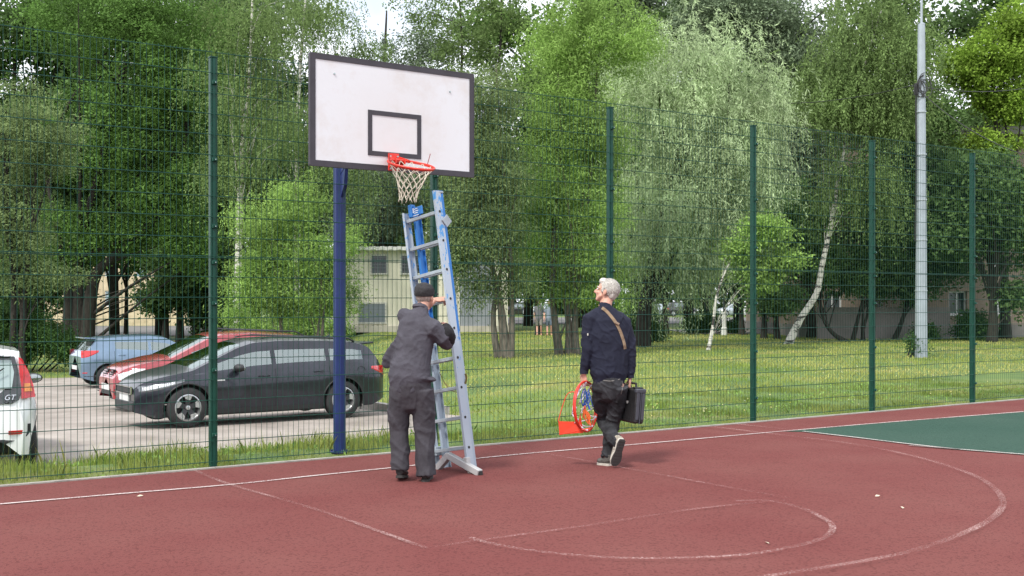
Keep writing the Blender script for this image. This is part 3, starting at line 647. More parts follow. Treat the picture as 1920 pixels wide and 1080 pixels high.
tree('willow_tree', 'tall bright green willow above the white-haired man', 35, (1062, 0), [(1050, 0), (1040, 600), (1035, 500), (1050, 300), (1070, 100)], .13,
     [(1060, 120, 90, 105), (1110, 50, 105, 75), (1040, 255, 90, 100), (1020, 380, 85, 85), (1115, 250, 70, 90), (1110, 390, 75, 100), (1010, 480, 65, 50), (1110, 500, 65, 55), (1190, 90, 60, 60), (1055, 545, 75, 36), (1140, 560, 45, 32)], 'bright', 96000, .13, .030, .42, 90, stems=[[(1080, 0), (1078, 600), (1090, 480), (1110, 300), (1120, 120)], [(1066, 0), (1066, 600), (1062, 450)]], bk=BGY, droop=.4, lr=.05)
tree('silver_willow', 'large silvery weeping willow between the two middle green posts', 41, (1205, 0), [(1205, 0), (1210, 560), (1240, 420), (1290, 250), (1310, 120)], .26,
     [(1290, 90, 95, 70), (1220, 120, 60, 70), (1375, 150, 75, 85), (1430, 210, 30, 60), (1240, 200, 75, 105), (1320, 290, 105, 110), (1240, 380, 85, 100), (1350, 400, 75, 75), (1265, 490, 85, 50), (1400, 260, 50, 90), (1180, 470, 50, 50)], 'silver', 0, .16, .034, stems=[[(1205, 0), (1220, 540), (1300, 430), (1360, 300)]], strands=(5200, 26, 1.35, .7, .55), lr=.08)
tree('birch_sapling', 'slim pale leaning sapling with bright leaf sprays right of the silver willow', 38, (1327, 0), [(1327, 0), (1337, 610), (1345, 550), (1375, 480), (1420, 430)], .065,
     [(1440, 430, 38, 26), (1468, 490, 36, 20), (1420, 520, 34, 26), (1395, 470, 30, 30)], 'bright', 7500, .14, .075, .45, 80, bk=BIR, lr=.012, limbs=9)
# --- right ---
tree('birch_tree', 'leaning white birch with black bark marks on the right lawn', 44, (1478, 0), [(1476, 0), (1500, 600), (1531, 550), (1541, 500), (1558, 420), (1577, 310), (1592, 240), (1622, 120), (1652, 20)], .15,
     [(1610, 60, 90, 70), (1560, 150, 65, 80), (1655, 190, 70, 95), (1610, 330, 70, 60), (1690, 90, 50, 70)], 'birch', 0, .12, .06, bk=BIR, strands=(2600, 26, 1.6, .5, .6), lr=.022)
tree('poplar_tree', 'grey-leaved poplar behind the silver willow at the top right', 52, (1520, 0), [(1520, 0), (1518, 560), (1500, 400), (1480, 100)], .26,
     [(1480, 80, 100, 90), (1500, 200, 65, 100), (1410, 40, 90, 50), (1520, 330, 60, 90), (1340, 20, 90, 40), (1440, 320, 60, 90)], 'grey', 52000, .16, .09, .6, 90)
tree('maple_tree', 'yellow-green maple at the right edge above the last green post', 50, (1885, 0), [(1885, 0), (1884, 560), (1880, 400), (1860, 150)], .26,
     [(1850, 120, 70, 65), (1905, 60, 55, 55), (1800, 130, 45, 50), (1890, 190, 60, 40), (1850, 270, 75, 22), (1910, 345, 45, 35), (1800, 300, 50, 20)], 'yellow', 45000, .14, .095, .5, 110)
tree('dark_tree', 'dark spreading tree in front of the brown building behind the last green post', 46, (1860, 0), [(1860, 0), (1862, 560), (1850, 420), (1830, 300)], .2,
     [(1830, 360, 95, 80), (1910, 450, 70, 60), (1780, 440, 70, 50), (1900, 560, 40, 30)], 'dark', 30000, .17, .11, .6, 100)
tree('curved_tree', 'dark tree with a strongly curved low trunk behind the fourth green post', 47, (1592, 0), [(1592, 0), (1562, 625), (1543, 595), (1533, 540), (1530, 420)], .11,
     [(1520, 480, 70, 55), (1500, 400, 60, 70), (1590, 520, 60, 35), (1470, 560, 50, 25), (1640, 440, 60, 60)], 'dark', 28000, .16, .09, .55, 90, lr=.05)
tree('dark_tree', 'slanting double-stemmed dark tree just left of the lamp post', 48, (1603, 0), [(1598, 0), (1608, 600), (1622, 540), (1640, 400), (1650, 250)], .10,
     [(1650, 500, 60, 50), (1700, 400, 70, 90), (1640, 360, 60, 70), (1700, 260, 60, 60)], 'dark', 30000, .17, .10, .6, 90, stems=[[(1618, 0), (1618, 600), (1620, 500)]], lr=.05)
tree('dark_tree', 'slanting dark tree close behind the lamp post', 49, (1675, 0), [(1675, 0), (1690, 605), (1705, 550), (1720, 420), (1740, 250)], .12,
     [(1760, 480, 70, 60), (1770, 360, 60, 80), (1740, 220, 60, 60), (1700, 540, 60, 25)], 'dark', 30000, .17, .10, .6, 90, lr=.05)
tree('dark_tree', 'pair of straight brown trunks left of the leaning birch', 50, (1432, 0), [(1432, 0), (1433, 590), (1430, 480), (1430, 330)], .15,
     [(1440, 560, 45, 25), (1430, 470, 50, 60), (1450, 400, 50, 60)], 'dark', 15000, .17, .09, .55, 90, stems=[[(1458, 0), (1455, 590), (1460, 480), (1450, 350)]], lr=.05)
for (px, rr, lb) in ((1010, .16, 'dark straight trunk left of the white-haired man'), (1247, .2, 'stocky dark trunk with whitewashed foot right of the white-haired man'), (1391, .16, 'dark trunk beside the white-based lamp column on the lawn')):
    Y = 56
    tree('park_tree', lb, Y, (px, 0), [(px, 0), (px-1, 590), (px+2, 540), (px+4, 400)], rr, [(px, 500, 60, 50), (px+10, 420, 70, 60)], 'dark', 12000, .18, .11, .6, 90, group='trees standing on the middle lawn')
# --- distant wood: copies of two source trees ---
def source_tree(kind, n, seed, H=17):
    global rng; rng = np.random.default_rng(seed)
    root = localthing('woodland_tree', '', 'tree', (0, 0, 0), 0, 'distant woodland trees behind the lawn')
    rd = random.Random(seed); bl = []
    for i in range(11):
        z = H*rd.uniform(.28, .92); rr = 3.6*math.sqrt(max(.15, 1-((z/H-.55)/.5)**2)); a = rd.uniform(0, 6.3); q = rr*.6
        bl.append((q*math.cos(a), q*math.sin(a), z, rr*rd.uniform(.55, .8), rr*rd.uniform(.55, .8), rr*rd.uniform(.45, .65)))
    mb = MB(); pts = [Vector((0, 0, -.3)), Vector((.1, 0, H*.3)), Vector((-.2, .1, H*.6)), Vector((0, 0, H*.9))]
    mb.tube(pts, [.26, .2, .13, .04], n=9); limbs_into(mb, pts, None, bl, 26, .08, seed); mb.build('trunk', BDK, root, True, None)
    crown_mesh('crown', bl, n, .26, .17, LF[kind], root, .8, 100); return root
sources = [source_tree('mid', 26000, 3), source_tree('deep', 26000, 4), source_tree('grey', 24000, 5, 19), source_tree('birch', 24000, 8, 18)]
far_trees = [(30, 77, 1, 1.40, 'tall dark wood tree behind the olive tree at the far left edge'), (130, 84, 0, 1.46, 'tall wood tree behind the big maple, over the far white car'),
    (215, 73, 1, 1.34, 'wood tree right behind the middle of the big maple crown'), (300, 80, 0, 1.46, 'wood tree behind the gap between maple and first green post'), (395, 73, 1, 1.40, 'dark wood tree directly behind the first green post'),
    (480, 84, 2, 1.46, 'grey-green wood tree behind the near birch'), (590, 87, 1, 1.23, 'wood tree whose top ends below the sky gap left of the backboard'), (690, 98, 3, 1.01, 'lower wood tree hidden mostly behind the backboard'),
    (790, 104, 3, 1.06, 'grey wood tree behind the right half of the backboard'), (880, 92, 3, 0.99, 'wood tree behind the multi-stemmed olive willow'), (990, 78, 0, 1.34, 'wood tree behind the left edge of the bright willow'),
    (1090, 73, 1, 1.40, 'wood tree behind the middle of the bright willow'), (1190, 80, 2, 1.40, 'wood tree between the bright willow and the silver willow'), (1290, 75, 1, 1.40, 'wood tree behind the silver willow'),
    (1385, 82, 2, 1.46, 'grey wood tree at the right flank of the silver willow'), (1480, 70, 1, 1.34, 'wood tree behind the grey-leaved poplar'), (1570, 77, 3, 1.46, 'wood tree behind the leaning birch crown'),
    (1660, 70, 1, 1.23, 'wood tree left of the lamp post top'), (1770, 96, 3, 0.96, 'wood tree right of the lamp post, below the sky gap'), (1850, 70, 1, 1.23, 'wood tree behind the yellow-green maple'),
    (1940, 75, 0, 1.46, 'wood tree cut by the right edge of the picture'), (560, 76, 1, 0.62, 'low dark wood tree behind the light green bushy willow'), (1330, 74, 1, 0.70, 'low dark wood tree behind the pale leaning sapling'),
    (1620, 70, 1, 0.80, 'dark wood tree behind the curved trunk'), (1740, 68, 1, 0.80, 'dark wood tree behind the lamp post'), (340, 74, 1, 0.80, 'shadowed wood tree behind the several black stems'), (60, 70, 1, 0.75, 'shadowed wood tree behind the large left shrub'), (1130, 78, 1, 0.70, 'shadowed wood tree behind the white-haired man'),
    (800, 84, 1, 0.55, 'low wood tree rising just above the cabin roof'), (1900, 66, 1, 0.80, 'dark wood tree beside the brown building')]
used = set()
for i, (px, Y, k, sc, lb) in enumerate(far_trees):
    r_ = sources[k] if k not in used else copy_tree(sources[k]); used.add(k)
    x = (px-960)*Y/F; r_.location = (x, Y, float(hg(x, Y))-.1); r_.rotation_euler = (0, 0, i*1.9); r_.scale = (sc*1.05, sc*1.05, sc); r_['label'] = lb
rng = np.random.default_rng(21)
fwb = [(x_, 150+8*math.sin(x_), 4.5+2*math.sin(x_*.7), 7, 5, 6+1.5*math.sin(x_*1.3)) for x_ in np.arange(-88, 96, 6.)]+[(x_, 155, 13, 7, 5, 4.5+2*math.sin(x_*2.1)) for x_ in np.arange(-88, 96, 9.)]
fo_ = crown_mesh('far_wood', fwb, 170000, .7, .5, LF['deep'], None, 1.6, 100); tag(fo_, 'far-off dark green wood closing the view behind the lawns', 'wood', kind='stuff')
def bush(label, Y, blobs, leaf, n, L=.09, W=.055, name='shrub'):
    bs = [Bb(*b, Y) for b in blobs]; x = np.mean([b[0] for b in bs]); b0 = Vector((x, Y, float(hg(x, Y))))
    root = thing(name, label, 'shrub', b0); crown_mesh('foliage', bs, n, L, W, LF[leaf], root, .28, 60)
    mb = MB()
    for b in bs:
        for q in range(3): mb.tube([b0+Vector(((b[0]-x)*.5+.2*q-.2, 0, 0)), Vector((b[0]+(q-1)*b[3]*.4, b[1], b[2]))], [.035, .012], n=5)
    mb.build('stem', BDK, root); return root
bush('large dark green shrub behind the white car on the left', 41, [(60, 640, 85, 42), (125, 655, 38, 30), (0, 620, 70, 60), (40, 605, 60, 28), (-40, 640, 60, 50)], 'shrub', 42000)
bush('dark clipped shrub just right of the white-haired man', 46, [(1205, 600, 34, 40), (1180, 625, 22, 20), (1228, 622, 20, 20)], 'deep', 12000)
bush('low dark hedge bush beside the path in the middle distance', 58, [(1308, 612, 28, 18), (1330, 606, 18, 18)], 'shrub', 7000, .11, .07)
bush('small round bush right of the whitewashed lamp column', 58, [(1375, 616, 14, 14)], 'shrub', 3000, .11, .07)
bush('leafy bush against the brown building under the last green post', 48, [(1820, 612, 34, 28), (1735, 625, 20, 18)], 'shrub', 9000, .11, .07)
bush('thin sprout of leaves at the foot of the lamp post', 33.2, [(1712, 645, 8, 20), (1722, 650, 12, 18)], 'shrub', 900, .07, .045)
bush('undergrowth bush behind the roof of the black car', 40, [(560, 612, 60, 26), (480, 620, 40, 22), (640, 620, 26, 24)], 'bright', 9000, .1, .05)
# ---------- grass ----------
GRM = leafm('grass_blades', (.30, .42, .06), tr=.45, rnd=.25, var=.2, sc=.28, yel=(.66, .60, .22))
GRF = leafm('fresh_grass_blades', (.20, .33, .05), tr=.4, rnd=.3, var=.3, sc=.8, yel=(.40, .42, .13))
def blades(name, X, Y, H, Wd, m, lean=.35):
    n = len(X); Z = hg(X, Y)-.01; a = rng.uniform(0, 6.283, n); P = np.stack([X, Y, Z], 1); side = np.stack([np.cos(a), np.sin(a), 0*a], 1)*Wd[:, None]*.5
    ln = np.stack([rng.normal(size=n), rng.normal(size=n), 0*a], 1)*lean*H[:, None]; up_ = np.array([0, 0, 1.])*H[:, None]
    M_ = P+up_*.55+ln*.3; T = P+up_+ln
    V = np.stack([P-side, P+side, M_+side*.8, T, M_-side*.8], 1).reshape(-1, 3)
    o = npmesh(name, V, np.arange(n*5).reshape(-1, 5), 5, m); tag(o, kind='stuff'); return o
def patchn(x, y, f=.9): return np.sin(x*f*1.3+y*f*.7)+np.sin(x*f*.6-y*f*1.7+2)+np.sin(x*f*2.9+y*f*2.3+1)
s = rng.uniform(-7, 17, 150000); d = rng.uniform(.02, 1, 150000)**1.2*4.2+.02
near_lim = np.where(s < 5.4, 3.75, 4.2); k = d < near_lim; s, d = s[k], d[k]; X, Y = sdconv(s, d)
pn = patchn(X, Y, 2.2); k = (rng.random(len(X)) < .55+.3*np.clip(pn, -1.2, 1.5)); X, Y, d, pn = X[k], Y[k], d[k], pn[k]
H = np.clip(rng.gamma(5, .016, len(X))*(1+.3*pn), .02, .24)*np.where(d < .3, .8, 1)*np.where(X > -1.2, .55, 1)
o = blades('grass_verge', X, Y, H, rng.uniform(.004, .008, len(X)), GRF, .22); tag(o, 'tall ragged grass strip behind the wire fence', 'grass')
# tall seed stalks
ks = 450; s = rng.uniform(-6, 4, ks); d = rng.uniform(.1, 3.4, ks); X, Y = sdconv(s, d)
o = blades('grass_stalks', X, Y, rng.uniform(.15, .38, ks), np.full(ks, .0035), GRM, .25); tag(o, 'long dry grass stalks behind the fence', 'grass')
n = 200000; Y = 12+rng.random(n)**1.5*52; X = rng.uniform(-.5, .56, n)*Y
s_, d_ = sd_of(X, Y); k = (d_ > 4.1) & ((s_ > 6.15) | (d_ > 28.6)) & ~((np.abs(X+5) < 4.6) & (Y > 61)); X, Y = X[k], Y[k]
k = rng.random(len(X)) < .8+.15*patchn(X, Y, .7); X, Y = X[k], Y[k]
o = blades('lawn_grass', X, Y, rng.uniform(.03, .10, len(X)), rng.uniform(.008, .016, len(X))*(Y/22).clip(1, 3), GRM, .5); tag(o, 'sunlit rough lawn grass beyond the fence', 'grass')
# broad weeds and small flowers
n = 9000; s = rng.uniform(-7, 15, n); d = rng.uniform(.05, 3.5, n); k = patchn(s, d, 1.7) > .2; s, d = s[k], d[k]; X, Y = sdconv(s, d); n = len(X)
P = np.stack([X, Y, hg(X, Y)+rng.uniform(0, .09, n)], 1); A = unit(rng.normal(size=(n, 3))+np.array([0, 0, .6])); Nn = unit(rng.normal(size=(n, 3))+np.array([0, 0, 1.]))
o = npmesh('verge_weeds', leaf_quads(P, A, Nn, rng.uniform(.03, .08, n), rng.uniform(.012, .03, n)), np.arange(n*4).reshape(-1, 4), 4, LF['bright']); tag(o, 'low broad-leaved weeds in the strip along the court', 'weeds', kind='stuff')
n = 1500; Y = rng.uniform(13, 40, n); X = rng.uniform(-.1, .5, n)*Y; s_, d_ = sd_of(X, Y); k = (d_ > .5) & (patchn(X, Y, .5) > .2) & ((s_ > 6.2)); X, Y = X[k], Y[k]; n = len(X)
P = np.stack([X, Y, hg(X, Y)+rng.uniform(.05, .13, n)], 1); A = unit(rng.normal(size=(n, 3))*np.array([1, 1, .2])); 
o = npmesh('lawn_flowers', leaf_quads(P, A, np.tile([0, -.5, 1.], (n, 1)), np.full(n, .024), np.full(n, .024)), np.arange(n*4).reshape(-1, 4), 4, mat('flower_petals', (.6, .6, .5), .7, col2=(.65, .52, .06), vscale=1.5)); tag(o, 'small white and yellow lawn flowers', 'flowers', kind='stuff')

# ================= BUILDINGS, LAMP POST, CABLES =================
def grooved(name, c, sc, wdt, c2=None):
    m = mat(name, c, .6, var=.08, vscale=1.5); n = m.node_tree.nodes; l = m.node_tree.links; b = n['Principled BSDF']
    tcn = n.new('ShaderNodeTexCoord'); wv = n.new('ShaderNodeTexWave'); wv.inputs['Scale'].default_value = sc; wv.bands_direction = 'X'
    l.new(tcn.outputs['Object'], wv.inputs['Vector']); bp_ = n.new('ShaderNodeBump'); bp_.inputs['Strength'].default_value = 1; bp_.inputs['Distance'].default_value = wdt
    l.new(wv.outputs['Fac'], bp_.inputs['Height']); l.new(bp_.outputs[0], b.inputs['Normal']); return m
CR = mat('cream_cladding', (.60, .58, .46), .6, var=.08, vscale=1.2); YC = 62; kc = YC/F; gz = 0.0
def cx(px): return (px-960)*kc
def cz(py): return CAMZ+(HOR-py)*kc
cab = thing('site_cabin', 'two-storey cream corrugated cabin with grilled windows behind the cars', 'cabin', (cx(790), YC, 0))
def corr(x0, x1, z0, z1, y, m, nm, pitch=.26, dep=.03):
    mb = MB(); n = max(1, int((x1-x0)/pitch)); vs = []; k = 0
    prof = [(0, 0), (.5, 0), (.6, dep), (.9, dep), (1, 0)]
    pts = [(x0+(i+u)*(x1-x0)/n, y+dd) for i in range(n) for u, dd in prof[:-1]]+[(x1, y)]
    for (x, yy) in pts: vs += [(x, yy, z0), (x, yy, z1)]
    mb.add(vs, [(2*i, 2*i+2, 2*i+3, 2*i+1) for i in range(len(pts)-1)]); return mb.build(nm, m, cab)
mb = MB(); mb.box(((cx(648)+cx(950))/2, YC+3.05, cz(545)), (cx(950)-cx(648)-.02, 6, cz(470)-cz(612)-.1)); mb.build('inner_wall', CR, cab)
corr(cx(648), cx(862), cz(612), cz(470), YC, CR, 'wall'); corr(cx(925), cx(952), cz(615), cz(478), YC, CR, 'wall')
corr(cx(862), cx(925), cz(616), cz(480), YC-.12, mat('grey_shutter', (.26, .28, .30), .5, var=.1, vscale=1), 'shutter', .09, .03)
mb = MB(); mb.box(((cx(648)+cx(952))/2, YC+2.9, cz(617)), (cx(952)-cx(648)+.1, 6.3, 12*kc)); mb.build('plinth', mat('plinth_render', (.42, .39, .32), .9, var=.15, vscale=1.5), cab)
rf = MB(); rf.box(((cx(645)+cx(955))/2, YC+2.9, cz(466.5)), (cx(955)-cx(645), 6.6, .2))
for i in range(19): rf.box((cx(655)+i*(cx(940)-cx(655))/18, YC-.43, cz(465.5)), (.22, .05, .18))
rf.build('roof', mat('white_fascia', (.66, .66, .62), .6, var=.1, vscale=2), cab)
GRL = mat('window_grille', (.16, .18, .19), .5); DKG = mat('dark_window', (.018, .024, .028), .12, spec=.6); FRM = mat('window_frame', (.50, .50, .44), .6)
for (x0, y0, x1, y1) in ((694, 477, 728, 515), (750, 477, 806, 515), (671, 567, 725, 607)):
    mb = MB(); X0, X1, Z0, Z1 = cx(x0), cx(x1), cz(y1), cz(y0); t = .09
    for (a, b_, c_, d_) in ((X0, X1, Z0, Z0+t), (X0, X1, Z1-t, Z1), (X0, X0+t, Z0+t, Z1-t), (X1-t, X1, Z0+t, Z1-t)): mb.box(((a+b_)/2, YC-.03, (c_+d_)/2), (b_-a, .1, d_-c_))
    wf = mb.build('window', FRM, cab); mb = MB(); mb.box(((X0+X1)/2, YC-.015, (Z0+Z1)/2), (X1-X0-2*t, .03, Z1-Z0-2*t)); mb.build('pane', DKG if y0 < 500 else mat('pale_pane', (.22, .25, .28), .3), wf)
    mb = MB(); n = int((X1-X0)/.13)
    for i in range(1, n): mb.box((X0+i*(X1-X0)/n, YC-.1, (Z0+Z1)/2), (.018, .018, Z1-Z0))
    for i in range(1, 6): mb.box(((X0+X1)/2, YC-.12, Z0+i*(Z1-Z0)/6), (X1-X0, .018, .018))
    mb.build('grille', GRL, wf)
mb = MB(); mb.tube([(cx(850), YC-.15, cz(612)), (cx(850), YC-.15, cz(472))], .06, n=8); mb.build('downpipe', mat('pipe_grey', (.3, .31, .3), .6), cab)
def brickmat(name, c1, c2, mo, sc, w=.25, h=.065):
    m = mat(name, c1, .9); n = m.node_tree.nodes; l = m.node_tree.links; b = n['Principled BSDF']
    tcn = n.new('ShaderNodeTexCoord'); mp = n.new('ShaderNodeMapping'); mp.inputs['Rotation'].default_value = (R(90), 0, 0); br = n.new('ShaderNodeTexBrick'); br.inputs['Scale'].default_value = sc
    br.inputs['Color1'].default_value = (*c1, 1); br.inputs['Color2'].default_value = (*c2, 1); br.inputs['Mortar'].default_value = (*mo, 1); br.inputs['Brick Width'].default_value = w; br.inputs['Row Height'].default_value = h; br.inputs['Mortar Size'].default_value = .006
    l.new(tcn.outputs['Object'], mp.inputs[0]); l.new(mp.outputs[0], br.inputs['Vector']); l.new(br.outputs[0], b.inputs['Base Color']); return m
YB = 52; kb = YB/F
def bx_(px): return (px-960)*kb
def bz_(py): return CAMZ+(HOR-py)*kb
bl = thing('brick_building', 'brownish brick two-storey building behind the trees on the right', 'building', (bx_(1700), YB, 0))
TAN = brickmat('tan_brick', (.27, .205, .155), (.23, .17, .13), (.24, .21, .18), 1)
def wall_with_holes(x0, x1, z0, z1, y, holes, depth, m, parent):
    xs = sorted({x0, x1, *[h[0] for h in holes], *[h[1] for h in holes]}); zs = sorted({z0, z1, *[h[2] for h in holes], *[h[3] for h in holes]}); mb = MB()
    for i in range(len(xs)-1):
        for j in range(len(zs)-1):
            xm, zm = (xs[i]+xs[i+1])/2, (zs[j]+zs[j+1])/2
            if any(h[0] < xm < h[1] and h[2] < zm < h[3] for h in holes): continue
            mb.quad((xs[i], y, zs[j]), (xs[i+1], y, zs[j]), (xs[i+1], y, zs[j+1]), (xs[i], y, zs[j+1]))
    for h in holes:
        a, b_, c_, d_ = h; mb.quad((a, y, c_), (a, y, d_), (a, y+depth, d_), (a, y+depth, c_)); mb.quad((b_, y, d_), (b_, y, c_), (b_, y+depth, c_), (b_, y+depth, d_)); mb.quad((a, y, d_), (b_, y, d_), (b_, y+depth, d_), (a, y+depth, d_)); mb.quad((b_, y, c_), (a, y, c_), (a, y+depth, c_), (b_, y+depth, c_))
    return mb.build('wall', m, parent)
holes = []
for px in range(1545, 2350, 78):
    for (t_, b_) in ((546, 590), (446, 498), (330, 385)): holes.append((bx_(px), bx_(px+34), bz_(b_), bz_(t_)))
wall_with_holes(bx_(1500), bx_(2400), .55, bz_(250), YB, holes, .22, TAN, bl)
mb = MB(); mb.box(((bx_(1500)+bx_(2400))/2, YB+6.2, 5.0), (bx_(2400)-bx_(1500)-.1, 11.9, 8.6)); mb.quad((bx_(1500), YB, .55), (bx_(1500), YB, bz_(250)), (bx_(1500), YB+12, bz_(250)), (bx_(1500), YB+12, .55)); mb.build('side_wall', TAN, bl)
mb = MB(); mb.box(((bx_(1500)+bx_(2400))/2, YB+6, .27), (bx_(2400)-bx_(1500)+.16, 12.3, .66)); mb.build('plinth', mat('grey_plinth', (.19, .175, .165), .9, var=.15, vscale=1), bl)
mb = MB(); mb.box(((bx_(1500)+bx_(2400))/2, YB+6, bz_(247)), (bx_(2400)-bx_(1500)+.8, 13, .35)); mb.build('roof', mat('roof_grey', (.2, .19, .18), .8), bl)
WW = mat('white_window_frame', (.72, .74, .74), .5)
for h in holes:
    a, b_, c_, d_ = h; mb = MB(); y = YB+.18; t = .07
    for (p, q, r_, s_) in ((a, b_, c_, c_+t), (a, b_, d_-t, d_), (a, a+t, c_+t, d_-t), (b_-t, b_, c_+t, d_-t), ((a+b_)/2-.03, (a+b_)/2+.03, c_+t, d_-t)): mb.box(((p+q)/2, y, (r_+s_)/2), (q-p, .06, s_-r_))
    mb.box(((a+b_)/2, YB-.04, c_-.03), (b_-a+.1, .16, .05)); wf = mb.build('window', WW, bl); mb = MB(); mb.quad((a, y+.025, c_), (b_, y+.025, c_), (b_, y+.025, d_), (a, y+.025, d_)); mb.build('pane', DKG, wf)
# low garden wall in front
wal = MB(); wal.box(((bx_(1508)+bx_(1745))/2, YB-2.2, bz_(610)-.1), (bx_(1745)-bx_(1508), .25, 1.9)); o = wal.build('boundary_wall', mat('pinkish_wall', (.23, .205, .195), .9, var=.12, vscale=1)); tag(o, 'plain pinkish-grey low wall beside the leaning birch', 'wall')
# far left building
YF_ = 124; kf = YF_/F
fb = thing('stone_clad_building', 'sand-coloured building with white windows seen between the left trunks', 'building', ((230-960)*kf, YF_, -.9))
fx = lambda px: (px-960)*kf; fz = lambda py: CAMZ+(HOR-py)*kf
hs = [(fx(px), fx(px+17), fz(b_), fz(t_)) for px in (62, 120, 196, 254, 312) for (t_, b_) in ((495, 519), (545, 575), (440, 465))]
wall_with_holes(fx(20), fx(350), -1, fz(400), YF_, hs, .25, mat('sand_render', (.60, .50, .34), .9, col2=(.42, .34, .22), vscale=1.3), fb)
mb = MB(); mb.box((fx(185), YF_+5.3, 4.6), (fx(350)-fx(20)-.1, 10, 11)); mb.build('inner_wall', mat('sand_render', (.60, .50, .34), .9), fb)
mb = MB(); mb.box((fx(185), YF_+5, fz(398)), (fx(350)-fx(20)+.8, 11.5, .4)); mb.build('roof', mat('roof_grey', (.2, .19, .18), .8), fb)
for h in hs:
    a, b_, c_, d_ = h; mb = MB(); t = .12; y = YF_+.15
    for (p, q, r_, s_) in ((a, b_, c_, c_+t), (a, b_, d_-t, d_), (a, a+t, c_+t, d_-t), (b_-t, b_, c_+t, d_-t), ((a+b_)/2-.06, (a+b_)/2+.06, c_+t, d_-t)): mb.box(((p+q)/2, y, (r_+s_)/2), (q-p, .06, s_-r_))
    wf = mb.build('window', WW, fb); mb = MB(); mb.quad((a, y+.02, c_), (b_, y+.02, c_), (b_, y+.02, d_), (a, y+.02, d_)); mb.build('pane', mat('sky_pane', (.25, .36, .40), .1), wf)
# lamp post
LPM = mat('galvanised_pole', (.33, .37, .41), .5, metal=.3, var=.1, vscale=3, bump=.1, bscale=20)
YL = 33; lb_ = at(1727, 600, YL); lb_.z = 0
lamp = thing('lamp_post', 'tall light grey faceted steel pole on the lawn beyond the fence', 'lamp post', lb_)
mb = MB(); zt_ = CAMZ+(HOR-45)*YL/F
mb.tube([lb_+Vector((0, 0, -.3)), lb_+Vector((0, 0, .02)), lb_+Vector((.01, 0, zt_))], [.185, .183, .105], n=10); mb.build('pole', LPM, lamp)
mb = MB(); mb.tube([lb_+Vector((.01, 0, zt_-.1)), lb_+Vector((.02, 0, zt_+1.8))], [.038, .03], n=8); mb.tube([lb_+Vector((.02, 0, zt_-.02)), lb_+Vector((.01, 0, zt_+.03))], [.11, .05], n=10); mb.build('mast_tip', LPM, lamp)
mb = MB()
for py in (210, 290, 375, 450, 545): 
    z = CAMZ+(HOR-py)*YL/F; mb = MB(); mb.lathe(lb_+Vector((0, 0, z)), [(.125, -.02), (.19-.0055*z*1.0, -.02), (.19-.0055*z*1.0, .02), (.125, .02)], n=14); mb.build('steel_band', mat('steel_band', (.38, .42, .45), .4, metal=.3), lamp)
CB = mat('black_cable', (.02, .02, .022), .6); zc = CAMZ+(HOR-165)*YL/F
mb = MB(); rd = random.Random(4)
for i in range(5):
    r_ = .13+.05*rd.random(); c_ = lb_+Vector((-.1+.05*i, -.14, zc+.3*rd.random()-.1))
    mb.tube([c_+Vector((r_*math.cos(a_), 0, r_*1.6*math.sin(a_))) for a_ in np.linspace(0, 6.28, 16)], .012, n=5, cap=False)
mb.tube(catm([lb_+Vector((-.19, -.05, zc-4.5)), lb_+Vector((-.17, -.08, zc-2)), lb_+Vector((-.18, -.08, zc-.3)), lb_+Vector((-.12, -.12, zc+.2)), lb_+Vector((.02, -.13, zc+.35))]), .022, n=6)
mb.box(lb_+Vector((-.17, -.05, zc-.05)), (.09, .12, .34)); mb.build('cable_coil', CB, lamp)
def sag(name, a, b, dz, lb, r_=.012):
    mb = MB(); a, b = Vector(a), Vector(b); mb.tube([a+(b-a)*t-Vector((0, 0, dz*4*t*(1-t))) for t in np.linspace(0, 1, 24)], r_, n=5); o = mb.build(name, CB); tag(o, lb, 'cable', 'overhead cables')
sag('overhead_cable', lb_+Vector((.06, -.1, zc)), at(1990, 150, 40), .25, 'upper overhead cable leaving the lamp post to the right')
sag('overhead_cable', lb_+Vector((.02, -.12, zc-.2)), at(1960, 300, 30), .3, 'lower slack cable dropping rightward from the lamp post')
sag('overhead_cable', lb_+Vector((-.15, -.05, zc+.1)), at(1250, 150, 52), .8, 'long overhead cable running left from the lamp post into the birch')
# whitewashed column on the middle lawn
Yq = 56; q0 = at(1358, 600, Yq); q0.z = 0
t_ = thing('lamp_column', 'dark park lamp column with a whitewashed foot on the middle lawn', 'lamp post', q0)
mb = MB(); mb.tube([q0, q0+Vector((0, 0, .35)), q0+Vector((0, 0, .4)), q0+Vector((0, 0, 1.15))], [.16, .15, .11, .10], n=10); mb.build('base', mat('whitewash', (.62, .63, .6), .8, var=.1, vscale=4), t_)
mb = MB(); mb.tube([q0+Vector((0, 0, 1.12)), q0+Vector((0, 0, 6))], [.075, .05], n=8); mb.lathe(q0+Vector((0, 0, 6)), [(.06, 0), (.22, .1), (.18, .4), (.03, .5)], n=12, closed=True); mb.build('pole', mat('dark_metal', (.03, .035, .035), .5), t_)
